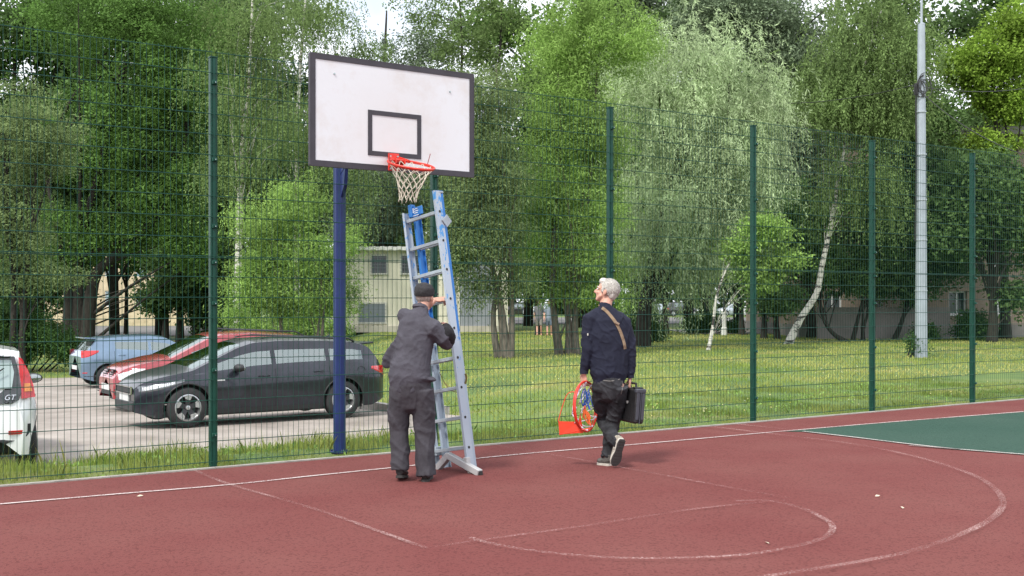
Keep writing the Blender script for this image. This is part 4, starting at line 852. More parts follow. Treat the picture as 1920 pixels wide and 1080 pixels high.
# ================= CARS =================
RUB = mat('tyre_rubber', (.022, .022, .023), .85, var=.3, vscale=12); BLKP = mat('black_plastic', (.014, .014, .016), .55); CHR = mat('chrome', (.6, .62, .64), .15, metal=1)
INT = mat('car_interior', (.03, .03, .032), .8, var=.2, vscale=4); SEAM = mat('panel_gap', (.006, .006, .007), .8); ALR = mat('alloy_rim', (.50, .51, .52), .3, metal=.85)
GLS = glassmat('car_glass', (.30, .36, .33), .34); GLD = glassmat('car_glass_dark', (.10, .12, .12), .26)
def lens(name, c, em=0): return mat(name, c, .12, coat=1, var=.25, vscale=18)
HLM = lens('headlight_lens', (.62, .64, .66)); RDL = lens('tail_light_red', (.50, .015, .02)); ORL = lens('indicator_orange', (.65, .22, .03)); PLT = mat('number_plate', (.6, .61, .6), .4)
HLD = mat('headlight_dark', (.16, .17, .18), .15, metal=.5, coat=1)
def curve(P, x):
    P = sorted(P); xs = [p[0] for p in P]; ys = [p[1] for p in P]; return np.interp(x, xs, ys)
def smooth_curve(P, w_):
    xs = np.linspace(min(p[0] for p in P)-.3, max(p[0] for p in P)+.3, 1200); ys = curve(P, xs); k = max(1, int(w_/(xs[1]-xs[0]))); ker = np.hanning(2*k+3); ker /= ker.sum()
    yp = np.pad(ys, k+1, mode='edge'); ys2 = np.convolve(yp, ker, 'valid'); return lambda x: np.interp(x, xs, ys2)
def build_car(name, label, paint, L, HW, wb, fo, wr, top, belt, sidewin, wsx, rwx, loc, rz, head=None, tail=None, group='parked cars', roofpaint=None, spokes='five', detail=True, tum=.42, plate='both', bodycol=None, hl2=None, sidestrip=None, glass=GLS, seams=None, tailfn=None, black_low=None, rear_up=.10):
    xf = L/2; xr = -L/2; xw = [xf-fo, xf-fo-wb]
    car = localthing(name, label, 'car', loc, rz, group)
    zt = smooth_curve(top, .10); zb = smooth_curve(belt, .16)
    def hw(x):
        x = np.asarray(x, float); f = np.clip((x-(xf-.75))/.75, 0, 1); r = np.clip(((xr+.55)-x)/.55, 0, 1)
        return HW*(1-.40*f**2.4-.22*r**3)
    sill = .20; Ra = wr+.055
    def zlow(x):
        z = sill+.0*x+.05*np.clip((x-(xf-.3))/.3, 0, 1)+rear_up*np.clip(((xr+.3)-x)/.3, 0, 1)
        for c in xw:
            q = Ra*Ra-(x-c)**2; z = np.where(q > 0, np.maximum(z, wr+np.sqrt(np.maximum(q, 0))), z)
        return z
    def side_y(x, z):
        zl = sill; t = np.clip((z-zl)/(zb(x)-zl), 0, 1); lo_ = np.clip((.74-t)/.74, 0, 1); hi_ = np.clip((t-.74)/.26, 0, 1); return hw(x)*(1-.045*lo_**1.6-.062*hi_**1.15)
    step = .03 if detail else .09
    xs = list(np.arange(xr+.004, xf, step))+[xf-.004, xf, xr]
    for c in xw: xs += [c-Ra-.001, c-Ra+.004, c+Ra-.004, c+Ra+.001]
    for a, b in sidewin: xs += [a, b]
    xs += [*wsx, *rwx]; xs = np.unique(np.round(xs, 4)); n = len(xs)
    nL, nG, nC = 8, 6, 9; rows = []
    for x in xs:
        W = float(hw(x)); B = float(zb(x)); T = max(float(zt(x)), B+.012); zl = float(zlow(x)); row = []
        for j in range(nL):
            z = zl+(B-zl)*j/(nL-1); row.append((x, float(side_y(x, z)), z))
        y0 = row[-1][1]; hgt = T-B; crown = min(.055, hgt*.45); zs = T-crown; yb = y0-min(.02, hgt*.3)
        for j in range(1, nG+1):
            z = B+(zs-B)*j/nG; row.append((x, yb-tum*(z-B)-.0*(z-B), z))
        ys = row[-1][1]
        for j in range(1, nC+1):
            u = 1-j/nC; row.append((x, ys*u, T-crown*u**2.6))
        rows.append(row)
    m = len(rows[0]); body, ws, rw, sw = [], [], [], {}
    jg0, jg1 = nL-1, nL-1+nG
    def F4(i, j): return (i*m+j, (i+1)*m+j, (i+1)*m+j+1, i*m+j+1)
    for i in range(n-1):
        xm = (xs[i]+xs[i+1])/2
        for j in range(m-1):
            f = F4(i, j)
            if jg0 < j < jg1-1-(1 if detail else 0) and any(a < xm < b for a, b in sidewin) and float(zt(xm)-zb(xm)) > .14:
                k = [q for q, (a, b) in enumerate(sidewin) if a < xm < b][0]; sw.setdefault(k, []).append(f)
            elif j >= jg1+1 and wsx[0] < xm < wsx[1]: ws.append(f)
            elif j >= jg1+1 and rwx[0] < xm < rwx[1]: rw.append(f)
            else: body.append(f)
    V = [p for r in rows for p in r]
    cap0 = tuple(range(m)); body_caps = [tuple((n-1)*m+j for j in range(m))[::-1], cap0]
    def part(fs, nm, mt, parent, sides=(1, -1), caps=None, sharp=30):
        mb = MB()
        for sg in sides:
            idx = {}; vs = []; ff = []
            for f in fs+(caps or []):
                g_ = []
                for q in f:
                    if q not in idx: idx[q] = len(vs); p = V[q]; vs.append((p[0], p[1]*sg, p[2]))
                    g_.append(idx[q])
                ff.append(tuple(g_ if sg < 0 else g_[::-1]))
            mb.add(vs, ff)
        o = mb.build(nm, mt, parent, True, sharp)
        if len(sides) == 2:
            import bmesh
            bm = bmesh.new(); bm.from_mesh(o.data); bmesh.ops.remove_doubles(bm, verts=[v for v in bm.verts if abs(v.co.y) < 1e-5], dist=1e-4); bm.to_mesh(o.data); bm.free(); o.data.set_sharp_from_angle(angle=R(sharp))
        return o
    bo = part(body, 'body', paint, car, caps=body_caps)
    if ws: part(ws, 'windshield', glass, car)
    if rw: part(rw, 'rear_window', GLD if glass is GLS else glass, car)
    for k, fs in sw.items():
        for sg in (1, -1): part(fs, 'side_window', glass if k == 0 or not detail else glass, car, (sg,))
    # underbody + interior
    mb = MB(); mb.box((0, 0, .42), (L-.5, 2*HW-.5, .40)); 
    for c in xw:
        mb.box((c, 0, .55), (.6, 2*HW-.56, .3))
    mb.box(((xf+xr)/2+.1, 0, .22), (L-.7, 2*HW-.24, .10)); mb.build('underbody', BLKP, car)
    if detail:
        sx = (sidewin[0][1]+sidewin[0][0])/2 if sidewin else 0
        mb = MB(); tb = float(zb(0))
        for px_ in (sx-.25, sx-1.15):
            for sy in (-.36, .36):
                mb.box((px_, sy, tb-.14), (.16, .48, .55), Matrix.Rotation(-.15, 3, 'Y'), .03); mb.box((px_-.05, sy, tb+.24), (.09, .26, .16), None, .03)
        mb.build('seat', INT, car)
        mb = MB(); mb.box((wsx[0]+.25, 0, tb-.12), (.5, 2*HW-.35, .16), None, .03); mb.build('dashboard', INT, car)
        mb = MB(); mb.torus((wsx[0]-.15, .36, tb-.03), .18, .014, (-1, 0, .45), 24, 6); mb.build('steering_wheel', INT, car)
    def patch(nm, mt, x0, x1, zlo, zhi, off=.006, nu=14, nv=5, parent=None, sides=(1, -1), thick=.012):
        out = []
        for sg in sides:
            mb = MB(); vs = []; 
            for i in range(nu+1):
                x = x0+(x1-x0)*i/nu; a = zlo(x) if callable(zlo) else zlo; b = zhi(x) if callable(zhi) else zhi
                for j in range(nv+1):
                    z = a+(b-a)*j/nv; e_ = 0 if 0 < i < nu and 0 < j < nv else 1
                    vs.append((x, sg*(float(side_y(x, z))+off-(thick if e_ else 0)), z))
            fs = [(i*(nv+1)+j, (i+1)*(nv+1)+j, (i+1)*(nv+1)+j+1, i*(nv+1)+j+1) for i in range(nu) for j in range(nv)]
            if sg > 0: fs = [f[::-1] for f in fs]
            mb.add(vs, fs); out.append(mb.build(nm, mt, parent or car, True, 60))
        return out
    # arch trim, seams, handles
    if detail:
        for c in xw:
            for sg in (1, -1):
                mb = MB(); P = []
                for a in np.linspace(-.25, math.pi+.25, 30):
                    x = c+Ra*math.cos(a); z = wr+Ra*math.sin(a); P.append(Vector((x, sg*(float(side_y(x, max(z, .25)))-.004), z)))
                mb.tube(P, .014, .010, n=6); mb.build('arch_trim', BLKP, car)
        for x in (seams or []): patch('door_seam', SEAM, x-.004, x+.004, (lambda q: float(zlow(q))+.07), (lambda q: float(zb(q))), .0015, 1, 10, thick=0)
        patch('sill_trim', BLKP, xw[1]+Ra+.02, xw[0]-Ra-.02, sill+.005, sill+.075, .004, 20, 2, thick=0)
        for a, b in sidewin[:2]:
            for sg in (1, -1):
                hx = a+.16; z = float(zb(hx))-.10; y = sg*(float(side_y(hx, z))+.02)
                mb = MB(); mb.tube([(hx-.09, y-sg*.018, z), (hx-.07, y, z), (hx+.07, y, z), (hx+.09, y-sg*.018, z)], .012, n=8, round_=0); mb.build('door_handle', paint if not bodycol else bodycol, car, True, None)
        # chrome belt strip
        if sidestrip: patch('belt_strip', sidestrip, sidewin[-1][0], sidewin[0][1], (lambda q: float(zb(q))-.022), (lambda q: float(zb(q))-.004), .004, 30, 1, thick=0)
        for sg in (1, -1):
            mx_ = wsx[0]-.02 if not sidewin else sidewin[0][1]-.32; z = float(zb(mx_))+.09; y = float(side_y(mx_, z-.1))
            mb = MB(); mb.ell((mx_, sg*(y+.14), z-.02), (.085, .125, .065), None, 14, 10); mm_ = mb.build('mirror', bodycol or BLKP, car, True, None)
            mb = MB(); mb.bar((mx_+.02, sg*(y-.03), z-.07), (mx_, sg*(y+.08), z-.03), .06, .03); mb.build('mirror_arm', BLKP, mm_)
            mb = MB(); mb.ell((mx_-.055, sg*(y+.14), z-.02), (.036, .105, .052), None, 14, 10); mb.build('mirror_glass', mat('mirror_glass', (.35, .38, .38), .05, metal=.9), mm_, True, None)
    # wheels
    for c in xw:
        for sg in (1, -1):
            y = sg*(HW-.115); wh = localthing('wheel', None, None); wh.parent = car; wh.location = (0, 0, 0)
            del_ = [k for k in wh.keys() if k in ('category', 'label')]
            for k in del_: del wh[k]
            hw_ = .10; rr = wr*.66
            mb = MB(); mb.lathe((c, y, wr), [(rr, -hw_), (wr-.03, -hw_), (wr-.008, -hw_+.02), (wr, -hw_+.05), (wr, hw_-.05), (wr-.008, hw_-.02), (wr-.03, hw_), (rr+.01, hw_+.004), (rr, hw_-.01)], (0, sg, 0), 40 if detail else 18)
            mb.build('tyre', RUB, wh, True, 50)
            mb = MB(); mb.lathe((c, y, wr), [(rr, hw_-.01), (rr-.018, hw_-.004), (rr-.03, hw_-.03), (rr-.04, -hw_), (rr, -hw_)], (0, sg, 0), 40 if detail else 18)
            rm = mb.build('rim', ALR, wh, True, 40)
            if detail:
                mb = MB(); mb.lathe((c, y, wr), [(0.0, hw_-.10), (rr-.035, hw_-.10), (rr-.035, hw_-.105), (0, hw_-.105)], (0, sg, 0), 24); mb.build('brake_disc', BLKP, wh)
                for k in range(5):
                    a = k*2*math.pi/5+.35; dr = Vector((math.cos(a), 0, math.sin(a))); tn = Vector((-math.sin(a), 0, math.cos(a))); ct = Vector((c, y+sg*(hw_-.025), wr))
                    mb = MB(); w0, w1 = .035, .05
                    mb.add([ct+dr*.04-tn*w0+Vector((0, -sg*.02, 0)), ct+dr*.04+tn*w0+Vector((0, -sg*.02, 0)), ct+dr*(rr-.02)+tn*w1, ct+dr*(rr-.02)-tn*w1, ct+dr*.04-tn*w0-Vector((0, sg*.045, 0)), ct+dr*.04+tn*w0-Vector((0, sg*.045, 0)), ct+dr*(rr-.02)+tn*w1-Vector((0, sg*.03, 0)), ct+dr*(rr-.02)-tn*w1-Vector((0, sg*.03, 0))],
                           [(0, 1, 2, 3), (7, 6, 5, 4), (0, 4, 5, 1), (1, 5, 6, 2), (2, 6, 7, 3), (3, 7, 4, 0)])
                    mb.build('spoke', (mat('dark_spoke', (.05, .05, .055), .35, metal=.5) if spokes == 'black' else ALR), wh)
                    if spokes == 'black':
                        mb = MB(); p2 = ct+dr*(rr-.045)+Vector((0, sg*.003, 0)); mb.add([p2-tn*.075+dr*.03, p2+tn*.075+dr*.03, p2+tn*.03-dr*.05, p2-tn*.045-dr*.03], [(0, 1, 2, 3)]); mb.build('spoke_face', ALR, wh)
                mb = MB(); mb.lathe((c, y, wr), [(0, hw_-.01), (.035, hw_-.015), (.04, hw_-.05), (0, hw_-.05)], (0, sg, 0), 16, False); mb.build('hub_cap', ALR, wh)
            else:
                mb = MB(); mb.lathe((c, y, wr), [(0.0, hw_-.02), (rr-.03, hw_-.02), (rr-.03, hw_-.025), (0, hw_-.025)], (0, sg, 0), 16); mb.build('hub_cap', ALR, wh)
    if head:
        for (x0, x1, lo, hi, mt) in head: patch('headlight', mt, x0, x1, lo, hi, .008, 18, 6)
    if tail:
        for (x0, x1, lo, hi, mt) in tail: patch('tail_light', mt, x0, x1, lo, hi, .010, 14, 6)
    # plates + grille + bumper band
    zpl = .46
    mb = MB(); mb.box((xf+.012, 0, zpl), (.012, .52, .112)); mb.build('number_plate', PLT, car)
    mb = MB(); mb.box((xr-.012, 0, zpl+(.1 if detail else .2)), (.012, .52, .112)); mb.build('number_plate', PLT, car)
    return car, dict(zt=zt, zb=zb, side_y=side_y, hw=hw, xf=xf, xr=xr, zlow=zlow, patch=patch)
def gpos(px_pt, s_off=0): pass
heading = math.atan2(-E[1], -E[0])     # nose to the left, parallel to the fence
# --- black estate car: near side wheels touch (347,806) and (645,787)
PBLK = mat('black_car_paint', (.022, .024, .034), .30, metal=.45, coat=.5, spec=.5, var=.35, vscale=3)
fwp = G(347, 806); rwp = G(645, 787); s1, d1 = sd_of(fwp.x, fwp.y); s2, d2 = sd_of(rwp.x, rwp.y)
print('black wheels', s1, d1, s2, d2)
wbB = 2.65; HWB = .87; fo = .73; L = 4.22; sm = (s1+s2)/2; sfw = sm-wbB/2; dmid = (d1+d2)/2+HWB-.08
sc_ = sfw-fo+L/2; c_ = fw(sc_, dmid); c_.z = float(hg(*fw(sc_, dmid-.9)[:2]))+.03
top = [(-2.13, .76), (-2.10, .88), (-2.03, 1.00), (-1.80, 1.255), (-1.5, 1.325), (-1.0, 1.36), (-.2, 1.375), (.25, 1.35), (.5, 1.28), (1.28, .94), (1.42, .905), (1.8, .82), (2.0, .74), (2.09, .67), (2.13, .58)]
belt = [(-2.13, .74), (-2.0, .88), (-1.7, .935), (-.5, .90), (.7, .84), (1.2, .825), (1.6, .785), (1.9, .71), (2.08, .63), (2.13, .55)]
sh = lambda x: .60+.03*0
car, K = build_car('estate_car', 'black estate car parked nearest to the fence, nose to the left', PBLK, L, HWB, wbB, fo, .318, top, belt,
    [(-.02, .92), (-.98, -.10), (-1.66, -1.06)], (.44, 1.27), (-2.03, -1.84), c_, heading,
    head=[(1.42, 2.07, (lambda x: .565+.165*np.clip((2.0-x)/.6, 0, 1)**1.3), (lambda x: .655+.105*np.clip((2.07-x)/.62, 0, 1)), HLD), (1.56, 2.04, (lambda x: .575+.12*np.clip((2.0-x)/.45, 0, 1)), (lambda x: .655+.085*np.clip((2.0-x)/.45, 0, 1)), HLM)],
    tail=[(-2.125, -1.80, (lambda x: .70+.12*np.clip((x+2.1)/.3, 0, 1)), (lambda x: .865), RDL)], spokes='black', seams=[1.02, -.06, -1.02], tum=.40)
pt = K['patch']
pt('fog_strip', CHR, 1.70, 1.98, .37, .388, .004, 6, 1, parent=car, sides=(1, -1))
mb = MB(); mb.box((2.115, 0, .585), (.05, .78, .11), None, .02); gr = mb.build('grille', BLKP, car); mb = MB()
for z in (.53, .64): mb.box((2.142, 0, z), (.012, .84, .016))
for y in (-.42, .42): mb.box((2.135, y, .585), (.02, .02, .125))
mb.build('grille_frame', CHR, gr)
mb = MB(); mb.box((2.11, 0, .34), (.06, 1.0, .16), None, .02); mb.build('lower_intake', BLKP, car)
mb = MB()
for sg in (1, -1): mb.tube([(-1.6, sg*.56, 1.28), (-1.5, sg*.56, 1.335), (-.2, sg*.56, 1.39), (.1, sg*.56, 1.365)], .016, n=6)
mb.build('roof_rail', BLKP, car, True, None)
mb = MB(); mb.box((-1.88, 0, 1.245), (.28, .98, .03), Matrix.Rotation(.06, 3, 'Y'), .01); mb.build('roof_spoiler', PBLK, car)
mb = MB(); mb.add([(-1.4, .012, 1.33), (-1.28, .012, 1.335), (-1.42, .004, 1.40), (-1.4, -.012, 1.33), (-1.28, -.012, 1.335), (-1.42, -.004, 1.40)], [(0, 1, 2), (5, 4, 3), (0, 3, 4, 1), (1, 4, 5, 2), (2, 5, 3, 0)]); mb.build('antenna_fin', PBLK, car)
# fuel flap and side repeater
mb = MB(); mb.torus((-1.60, float(K['side_y'](-1.6, .80))-.001, .80), .07, .0035, (0, 1, 0), 24, 4); mb.build('fuel_flap_gap', SEAM, car)
mb = MB(); mb.box((1.02-.16, float(K['side_y'](.9, .73))+.003, .73), (.13, .008, .032), None, .003); mb.build('side_repeater', HLM, car)
# --- red car behind it
PRED = mat('red_car_paint', (.27, .018, .026), .25, coat=1, spec=.6, var=.2, vscale=3)
dR = 11.55; HWR = .85; LR = 4.29
nose = G(205, 764)
sN = None
for s in np.arange(-8, 4, .02):
    p = fw(s, dR-HWR+.25); u = 960+F*p.x/p.y
    if u > 186: sN = s; break
c_ = fw(sN+LR/2+.26, dR); c_.z = float(hg(*fw(sN+LR/2, dR-.8)[:2]))+.03
top = [(-2.145, .85), (-2.1, 1.0), (-1.85, 1.32), (-1.5, 1.43), (-.6, 1.50), (.1, 1.48), (.35, 1.41), (1.12, 1.05), (1.3, 1.03), (1.75, .93), (1.98, .84), (2.08, .74), (2.145, .6)]
belt = [(-2.145, .83), (-2.0, .97), (-.5, .97), (.8, .93), (1.2, .92), (1.6, .86), (1.9, .80), (2.06, .70), (2.145, .58)]
car, K = build_car('compact_car', 'dark red tall compact car parked between the black estate and the blue hatchback', PRED, LR, HWR, 2.62, .84, .32, top, belt,
    [(-.08, .72), (-1.02, -.18), (-1.72, -1.12)], (.32, 1.12), (-2.05, -1.86), c_, heading,
    head=[(1.62, 2.07, (lambda x: .60+.03*np.clip((2-x)/.4, 0, 1)), (lambda x: .70+.13*np.clip((2.1-x)/.3, 0, 1)), HLM), (1.56, 1.72, .66, (lambda x: .80-.2*np.clip(1.66-x, 0, 1)), ORL)],
    tail=[(-2.12, -1.85, .80, 1.05, RDL)], seams=[.98, -.12], tum=.38)
mb = MB()
for sg in (1, -1):
    for i in range(4): mb.box((2.10-.012*i, sg*.20, .655+.042*i), (.05, .26, .022), None, .006)
mb.build('grille', BLKP, car)
mb = MB()
for sg in (1, -1):
    for i in range(3): mb.box((2.135-.02*abs(i-1), sg*(.55), .34+.045*i), (.03, .32, .018))
mb.box((2.14, 0, .37), (.03, .6, .1)); mb.build('lower_intake', BLKP, car)
mb = MB()
for sg in (1, -1): mb.tube([(-1.7, sg*.56, 1.38), (-1.5, sg*.56, 1.47), (-.2, sg*.56, 1.53), (.1, sg*.56, 1.50)], .016, n=6)
mb.build('roof_rail', BLKP, car, True, None)
# --- blue hatchback
PBLU = mat('blue_car_paint', (.14, .215, .31), .28, coat=1, metal=.45, spec=.6, var=.12, vscale=3)
rp_ = G(186, 730); sr, dr_ = sd_of(rp_.x, rp_.y); print('blue', sr, dr_)
LB = 4.05; HWb = .86
sc_ = sr+1.345+.22; c_ = fw(sc_, dr_+HWb-.08); c_.z = float(hg(*fw(sc_, dr_)[:2]))+.03
top = [(-2.02, .84), (-1.98, .98), (-1.86, 1.08), (-1.62, 1.36), (-1.45, 1.42), (-.9, 1.46), (-.1, 1.47), (.3, 1.42), (1.1, 1.02), (1.28, .97), (1.7, .88), (1.92, .76), (2.02, .6)]
belt = [(-2.02, .82), (-1.9, 1.02), (-1.3, 1.03), (-.6, .97), (.7, .88), (1.1, .87), (1.5, .82), (1.9, .70), (2.02, .57)]
car, K = build_car('hatchback', 'light blue hatchback at the back of the car park, its tail light toward the viewer', PBLU, LB, HWb, 2.57, .80, .315, top, belt,
    [(-.12, .70), (-1.12, -.20)], (.30, 1.1), (-1.90, -1.64), c_, math.atan2(E[1], E[0]),
    head=[(1.5, 1.96, .62, .76, HLM)], tail=[(-2.015, -1.58, (lambda x: .84+.16*np.clip((x+1.98)/.4, 0, 1)**1.4), (lambda x: 1.045), RDL)], seams=[.9, -.16, -1.16], tum=.40)
mb = MB(); mb.box((-1.74, 0, 1.375), (.30, 1.06, .035), Matrix.Rotation(.05, 3, 'Y'), .01); mb.build('roof_spoiler', PBLU, car)
K['patch']('reflector', RDL, -2.01, -1.86, .40, .46, .006, 5, 2, parent=car)
K['patch']('rear_bumper_insert', BLKP, -2.015, -1.60, .30, .37, .004, 5, 2, parent=car)
# --- white small hatchback, tail to the fence, cut by the left edge
PWH = mat('white_car_paint', (.72, .73, .74), .25, coat=1, spec=.6)
Yw0 = 13.0; w0 = Vector(((67-960)*Yw0/F, Yw0, -.37)); sw0, dw0 = sd_of(w0.x, w0.y); print('white', sw0, dw0)
LW = 3.43; HWw = .80
hdw = math.atan2(NB[1], NB[0])-R(6)
c_ = fw(sw0-HWw+.03, dw0-.05)+Vector((math.cos(hdw), math.sin(hdw), 0))*LW/2; c_.z = float(hg(c_.x, c_.y))*.0-.37+.03
top = [(-1.715, .62), (-1.70, .80), (-1.66, .95), (-1.50, 1.36), (-1.36, 1.43), (-.8, 1.46), (-.1, 1.45), (.2, 1.38), (.95, 1.02), (1.15, .96), (1.5, .84), (1.66, .72), (1.715, .55)]
belt = [(-1.715, .60), (-1.68, .86), (-1.3, .95), (-.4, .92), (.6, .88), (1.0, .87), (1.4, .78), (1.66, .66), (1.715, .52)]
car, K = build_car('city_car', 'small white city car cut by the left edge, showing its tail and right mirror', PWH, LW, HWw, 2.34, .62, .28, top, belt,
    [(-.22, .55), (-1.15, -.30)], (.20, .98), (-1.64, -1.48), c_, hdw, head=[(1.1, 1.68, .62, .76, HLM)], tail=None, seams=[.8, -.26], tum=.28, bodycol=BLKP, rear_up=0)
zt, zb, sy = K['zt'], K['zb'], K['side_y']
# rear glass hatch, lights, bumper insert laid on the tail
def tailpoly(nm, pts, m, off, parent=car, sides=(1, -1), kk=0):
    out = None
    for sg in sides:
        vs = []
        for (y, z) in pts:
            q = z; xx = np.interp(q, [.2, .62, .80, .95, 1.36, 1.43], [-1.70, -1.715, -1.70, -1.66, -1.50, -1.36]); xx += .10*max(0, (abs(y)-.45)/.3)**2
            vs.append((xx-off, sg*y, z))
        n_ = len(vs); back = [(v[0]+.02, v[1], v[2]) for v in vs]; mb = MB(); fs = [tuple(range(n_)), tuple(range(n_, 2*n_))[::-1]]+[(i, (i+1) % n_, (i+1) % n_+n_, i+n_) for i in range(n_)]
        mb.add(vs+back, fs); out = mb.build(nm, m, parent)
    return out
tailpoly('rear_glass_hatch', [(-.50, .80), (.50, .80), (.575, .84), (.60, .92), (.575, 1.18), (.54, 1.33), (-.54, 1.33), (-.575, 1.18), (-.60, .92), (-.575, .84)], mat('black_glass', (.015, .018, .02), .06, coat=1), .012, sides=(1,))
tailpoly('rear_window_pane', [(-.50, .97), (.50, .97), (.53, 1.15), (.50, 1.29), (-.50, 1.29), (-.53, 1.15)], mat('sky_reflecting_pane', (.30, .38, .38), .06, coat=1), .018, sides=(1,))
tl_ = tailpoly('tail_light', [(.60, .85), (.755, .86), (.735, 1.0), (.685, 1.16), (.62, 1.30), (.58, 1.32), (.585, 1.15), (.60, 1.0)], RDL, .03)
tailpoly('indicator', [(.635, .93), (.72, .93), (.70, 1.02), (.635, 1.02)], ORL, .035)
tailpoly('bumper_insert', [(-.70, .56), (.66, .56), (.71, .53), (.70, .47), (.66, .42), (.50, .37), (.42, .34), (.36, .38), (-.36, .38), (-.42, .34), (-.5, .37), (-.66, .42), (-.70, .47)], BLKP, .02, sides=(1,))
tailpoly('reflector', [(.46, .45), (.62, .45), (.62, .495), (.46, .495)], RDL, .035)
tailpoly('roof_spoiler', [(-.5, 1.36), (.5, 1.36), (.5, 1.40), (-.5, 1.40)], PWH, .10, sides=(1,))
mb = text_mb('GT', .085, (-1.735, -.47, .845), (0, -1, 0), (.15, 0, 1), .003, .3); mb.build('lettering', CHR, car)
mb = MB(); mb.tube([(-1.70, 0.0, .98), (-1.66, -.30, 1.12), (-1.64, -.42, 1.20)], .008, n=5); mb.box((-1.715, 0, .97), (.05, .10, .06)); mb.build('rear_wiper', BLKP, car)
# --- far parked cars
def simple_car(label, px, py_b, paint, flip=False, tall=0, rz=0):
    p = at(px, py_b, 104); z = float(hg(p.x, 104)); Y = F*(CAMZ-z)/(py_b-HOR); p = at(px, py_b, Y); z = float(hg(p.x, Y))+.06; p = Vector((p.x, Y, z))
    a = tall
    top = [(-2.15, .8), (-2.0, 1.05), (-1.6, 1.35+a), (-1., 1.45+a), (0, 1.48+a), (.4, 1.4+a), (1.2, 1.0+a*.5), (1.9, .85+a*.3), (2.1, .7), (2.15, .6)]
    belt = [(-2.15, .78), (-2., .95), (-.5, .95+a*.3), (1., .88+a*.3), (1.8, .78), (2.15, .56)]
    return build_car('parked_car', label, paint, 4.3, .88, 2.6, .85, .33, top, belt, [(-.1, .8), (-1.1, -.2)], (.38, 1.2), (-1.98, -1.62), p, (math.pi if flip else 0)+rz,
        head=[(1.7, 2.1, .6, .75, HLM)], tail=[(-2.13, -1.8, .75, .95, RDL)], detail=False, group='cars parked on the far road', tum=.4)
PW2 = PWH; PDK = mat('dark_blue_car_paint', (.02, .035, .07), .25, coat=1); PSV = mat('silver_car_paint', (.42, .47, .52), .3, metal=.5, coat=1); PMR = mat('maroon_car_paint', (.18, .03, .03), .3, coat=1)
for (lb, px, pb, m_, fl, tl_, rz_) in (('white car parked on the far road between the left trunks, tail light toward the viewer', 206, 607, PW2, True, .1, .5), ('dark blue car on the far road just right of the white one', 262, 607, PDK, True, .05, .1),
    ('pale car on the far road at the left, seen between two dark trunks', 82, 603, PSV, False, .05, -.1), ('second pale car at the far left beyond the shrub', 128, 602, PW2, False, 0, .1), ('silver car on the far road under the bright shrub right of the dark blue car', 330, 607, PSV, True, 0, .2),
    ('black car on the far road between the cabin and the bright willow trunks', 966, 593, mat('black_far_car_paint', (.02, .02, .023), .25, coat=1), True, .05, .15), ('white car nose-on beside the far black car', 1008, 593, PW2, True, .05, .9),
    ('silver car glimpsed left of the far dark jeep with red side', 1240, 594, PSV, False, 0, .2), ('dark tall car on the far road over the path, right of the whitewashed trunk', 1276, 594, mat('black_far_car_paint', (.02, .02, .023), .25), False, .2, .3),
    ('light blue car on the far road right of the whitewashed column', 1376, 594, PSV, True, .1, .2), ('maroon car low between the two brown trunks right of the third green post', 1468, 594, PMR, False, 0, 0), ('white van-like car seen just left of the third green post', 1400, 594, PW2, False, .3, 0)):
    simple_car(lb, px, pb, m_, fl, tl_, rz_)
# ================= PEOPLE =================
SKIN = mat('skin', (.55, .30, .22), .55, var=.10, vscale=12, bump=.05, bscale=60)
def fuse(mb, name, m, parent, voxel, smooth_it=6, disp=None, sharp=None):
    me = bpy.data.meshes.new('t'); me.from_pydata([tuple(v) for v in mb.v], [], mb.f); me.update()
    o = bpy.data.objects.new('t', me); COL.objects.link(o)
    r_ = o.modifiers.new('r', 'REMESH'); r_.mode = 'VOXEL'; r_.voxel_size = voxel; r_.use_smooth_shade = True
    s_ = o.modifiers.new('s', 'SMOOTH'); s_.factor = .5; s_.iterations = smooth_it
    me2 = bpy.data.meshes.new_from_object(o.evaluated_get(bpy.context.evaluated_depsgraph_get()))
    bpy.data.objects.remove(o); n = len(me2.vertices); co = np.empty(n*3, np.float32); no = np.empty(n*3, np.float32)
    me2.vertices.foreach_get('co', co); me2.vertices.foreach_get('normal', no); co = co.reshape(-1, 3); no = no.reshape(-1, 3)
    if disp is not None:
        dv = np.array([disp(Vector(map(float, p))) for p in co], np.float32); co = co+no*dv[:, None]
    co = co-np.array(OFF[parent], np.float32); me2.vertices.foreach_set('co', co.astype(np.float32).ravel()); me2.update(); me2.name = name
    return place(me2, name, m, parent, True, None)
def folds(amp, sc=(9, 9, 9), rot=0, amp2=.002, seed=0.0):
    def f(p):
        q = Vector((p.x*sc[0]+seed, p.y*sc[1], (p.z+rot*p.x)*sc[2])); a = mnoise.noise(q); b = 1-abs(a)*2.2
        return amp*b+amp2*mnoise.noise(p*38)
    return f
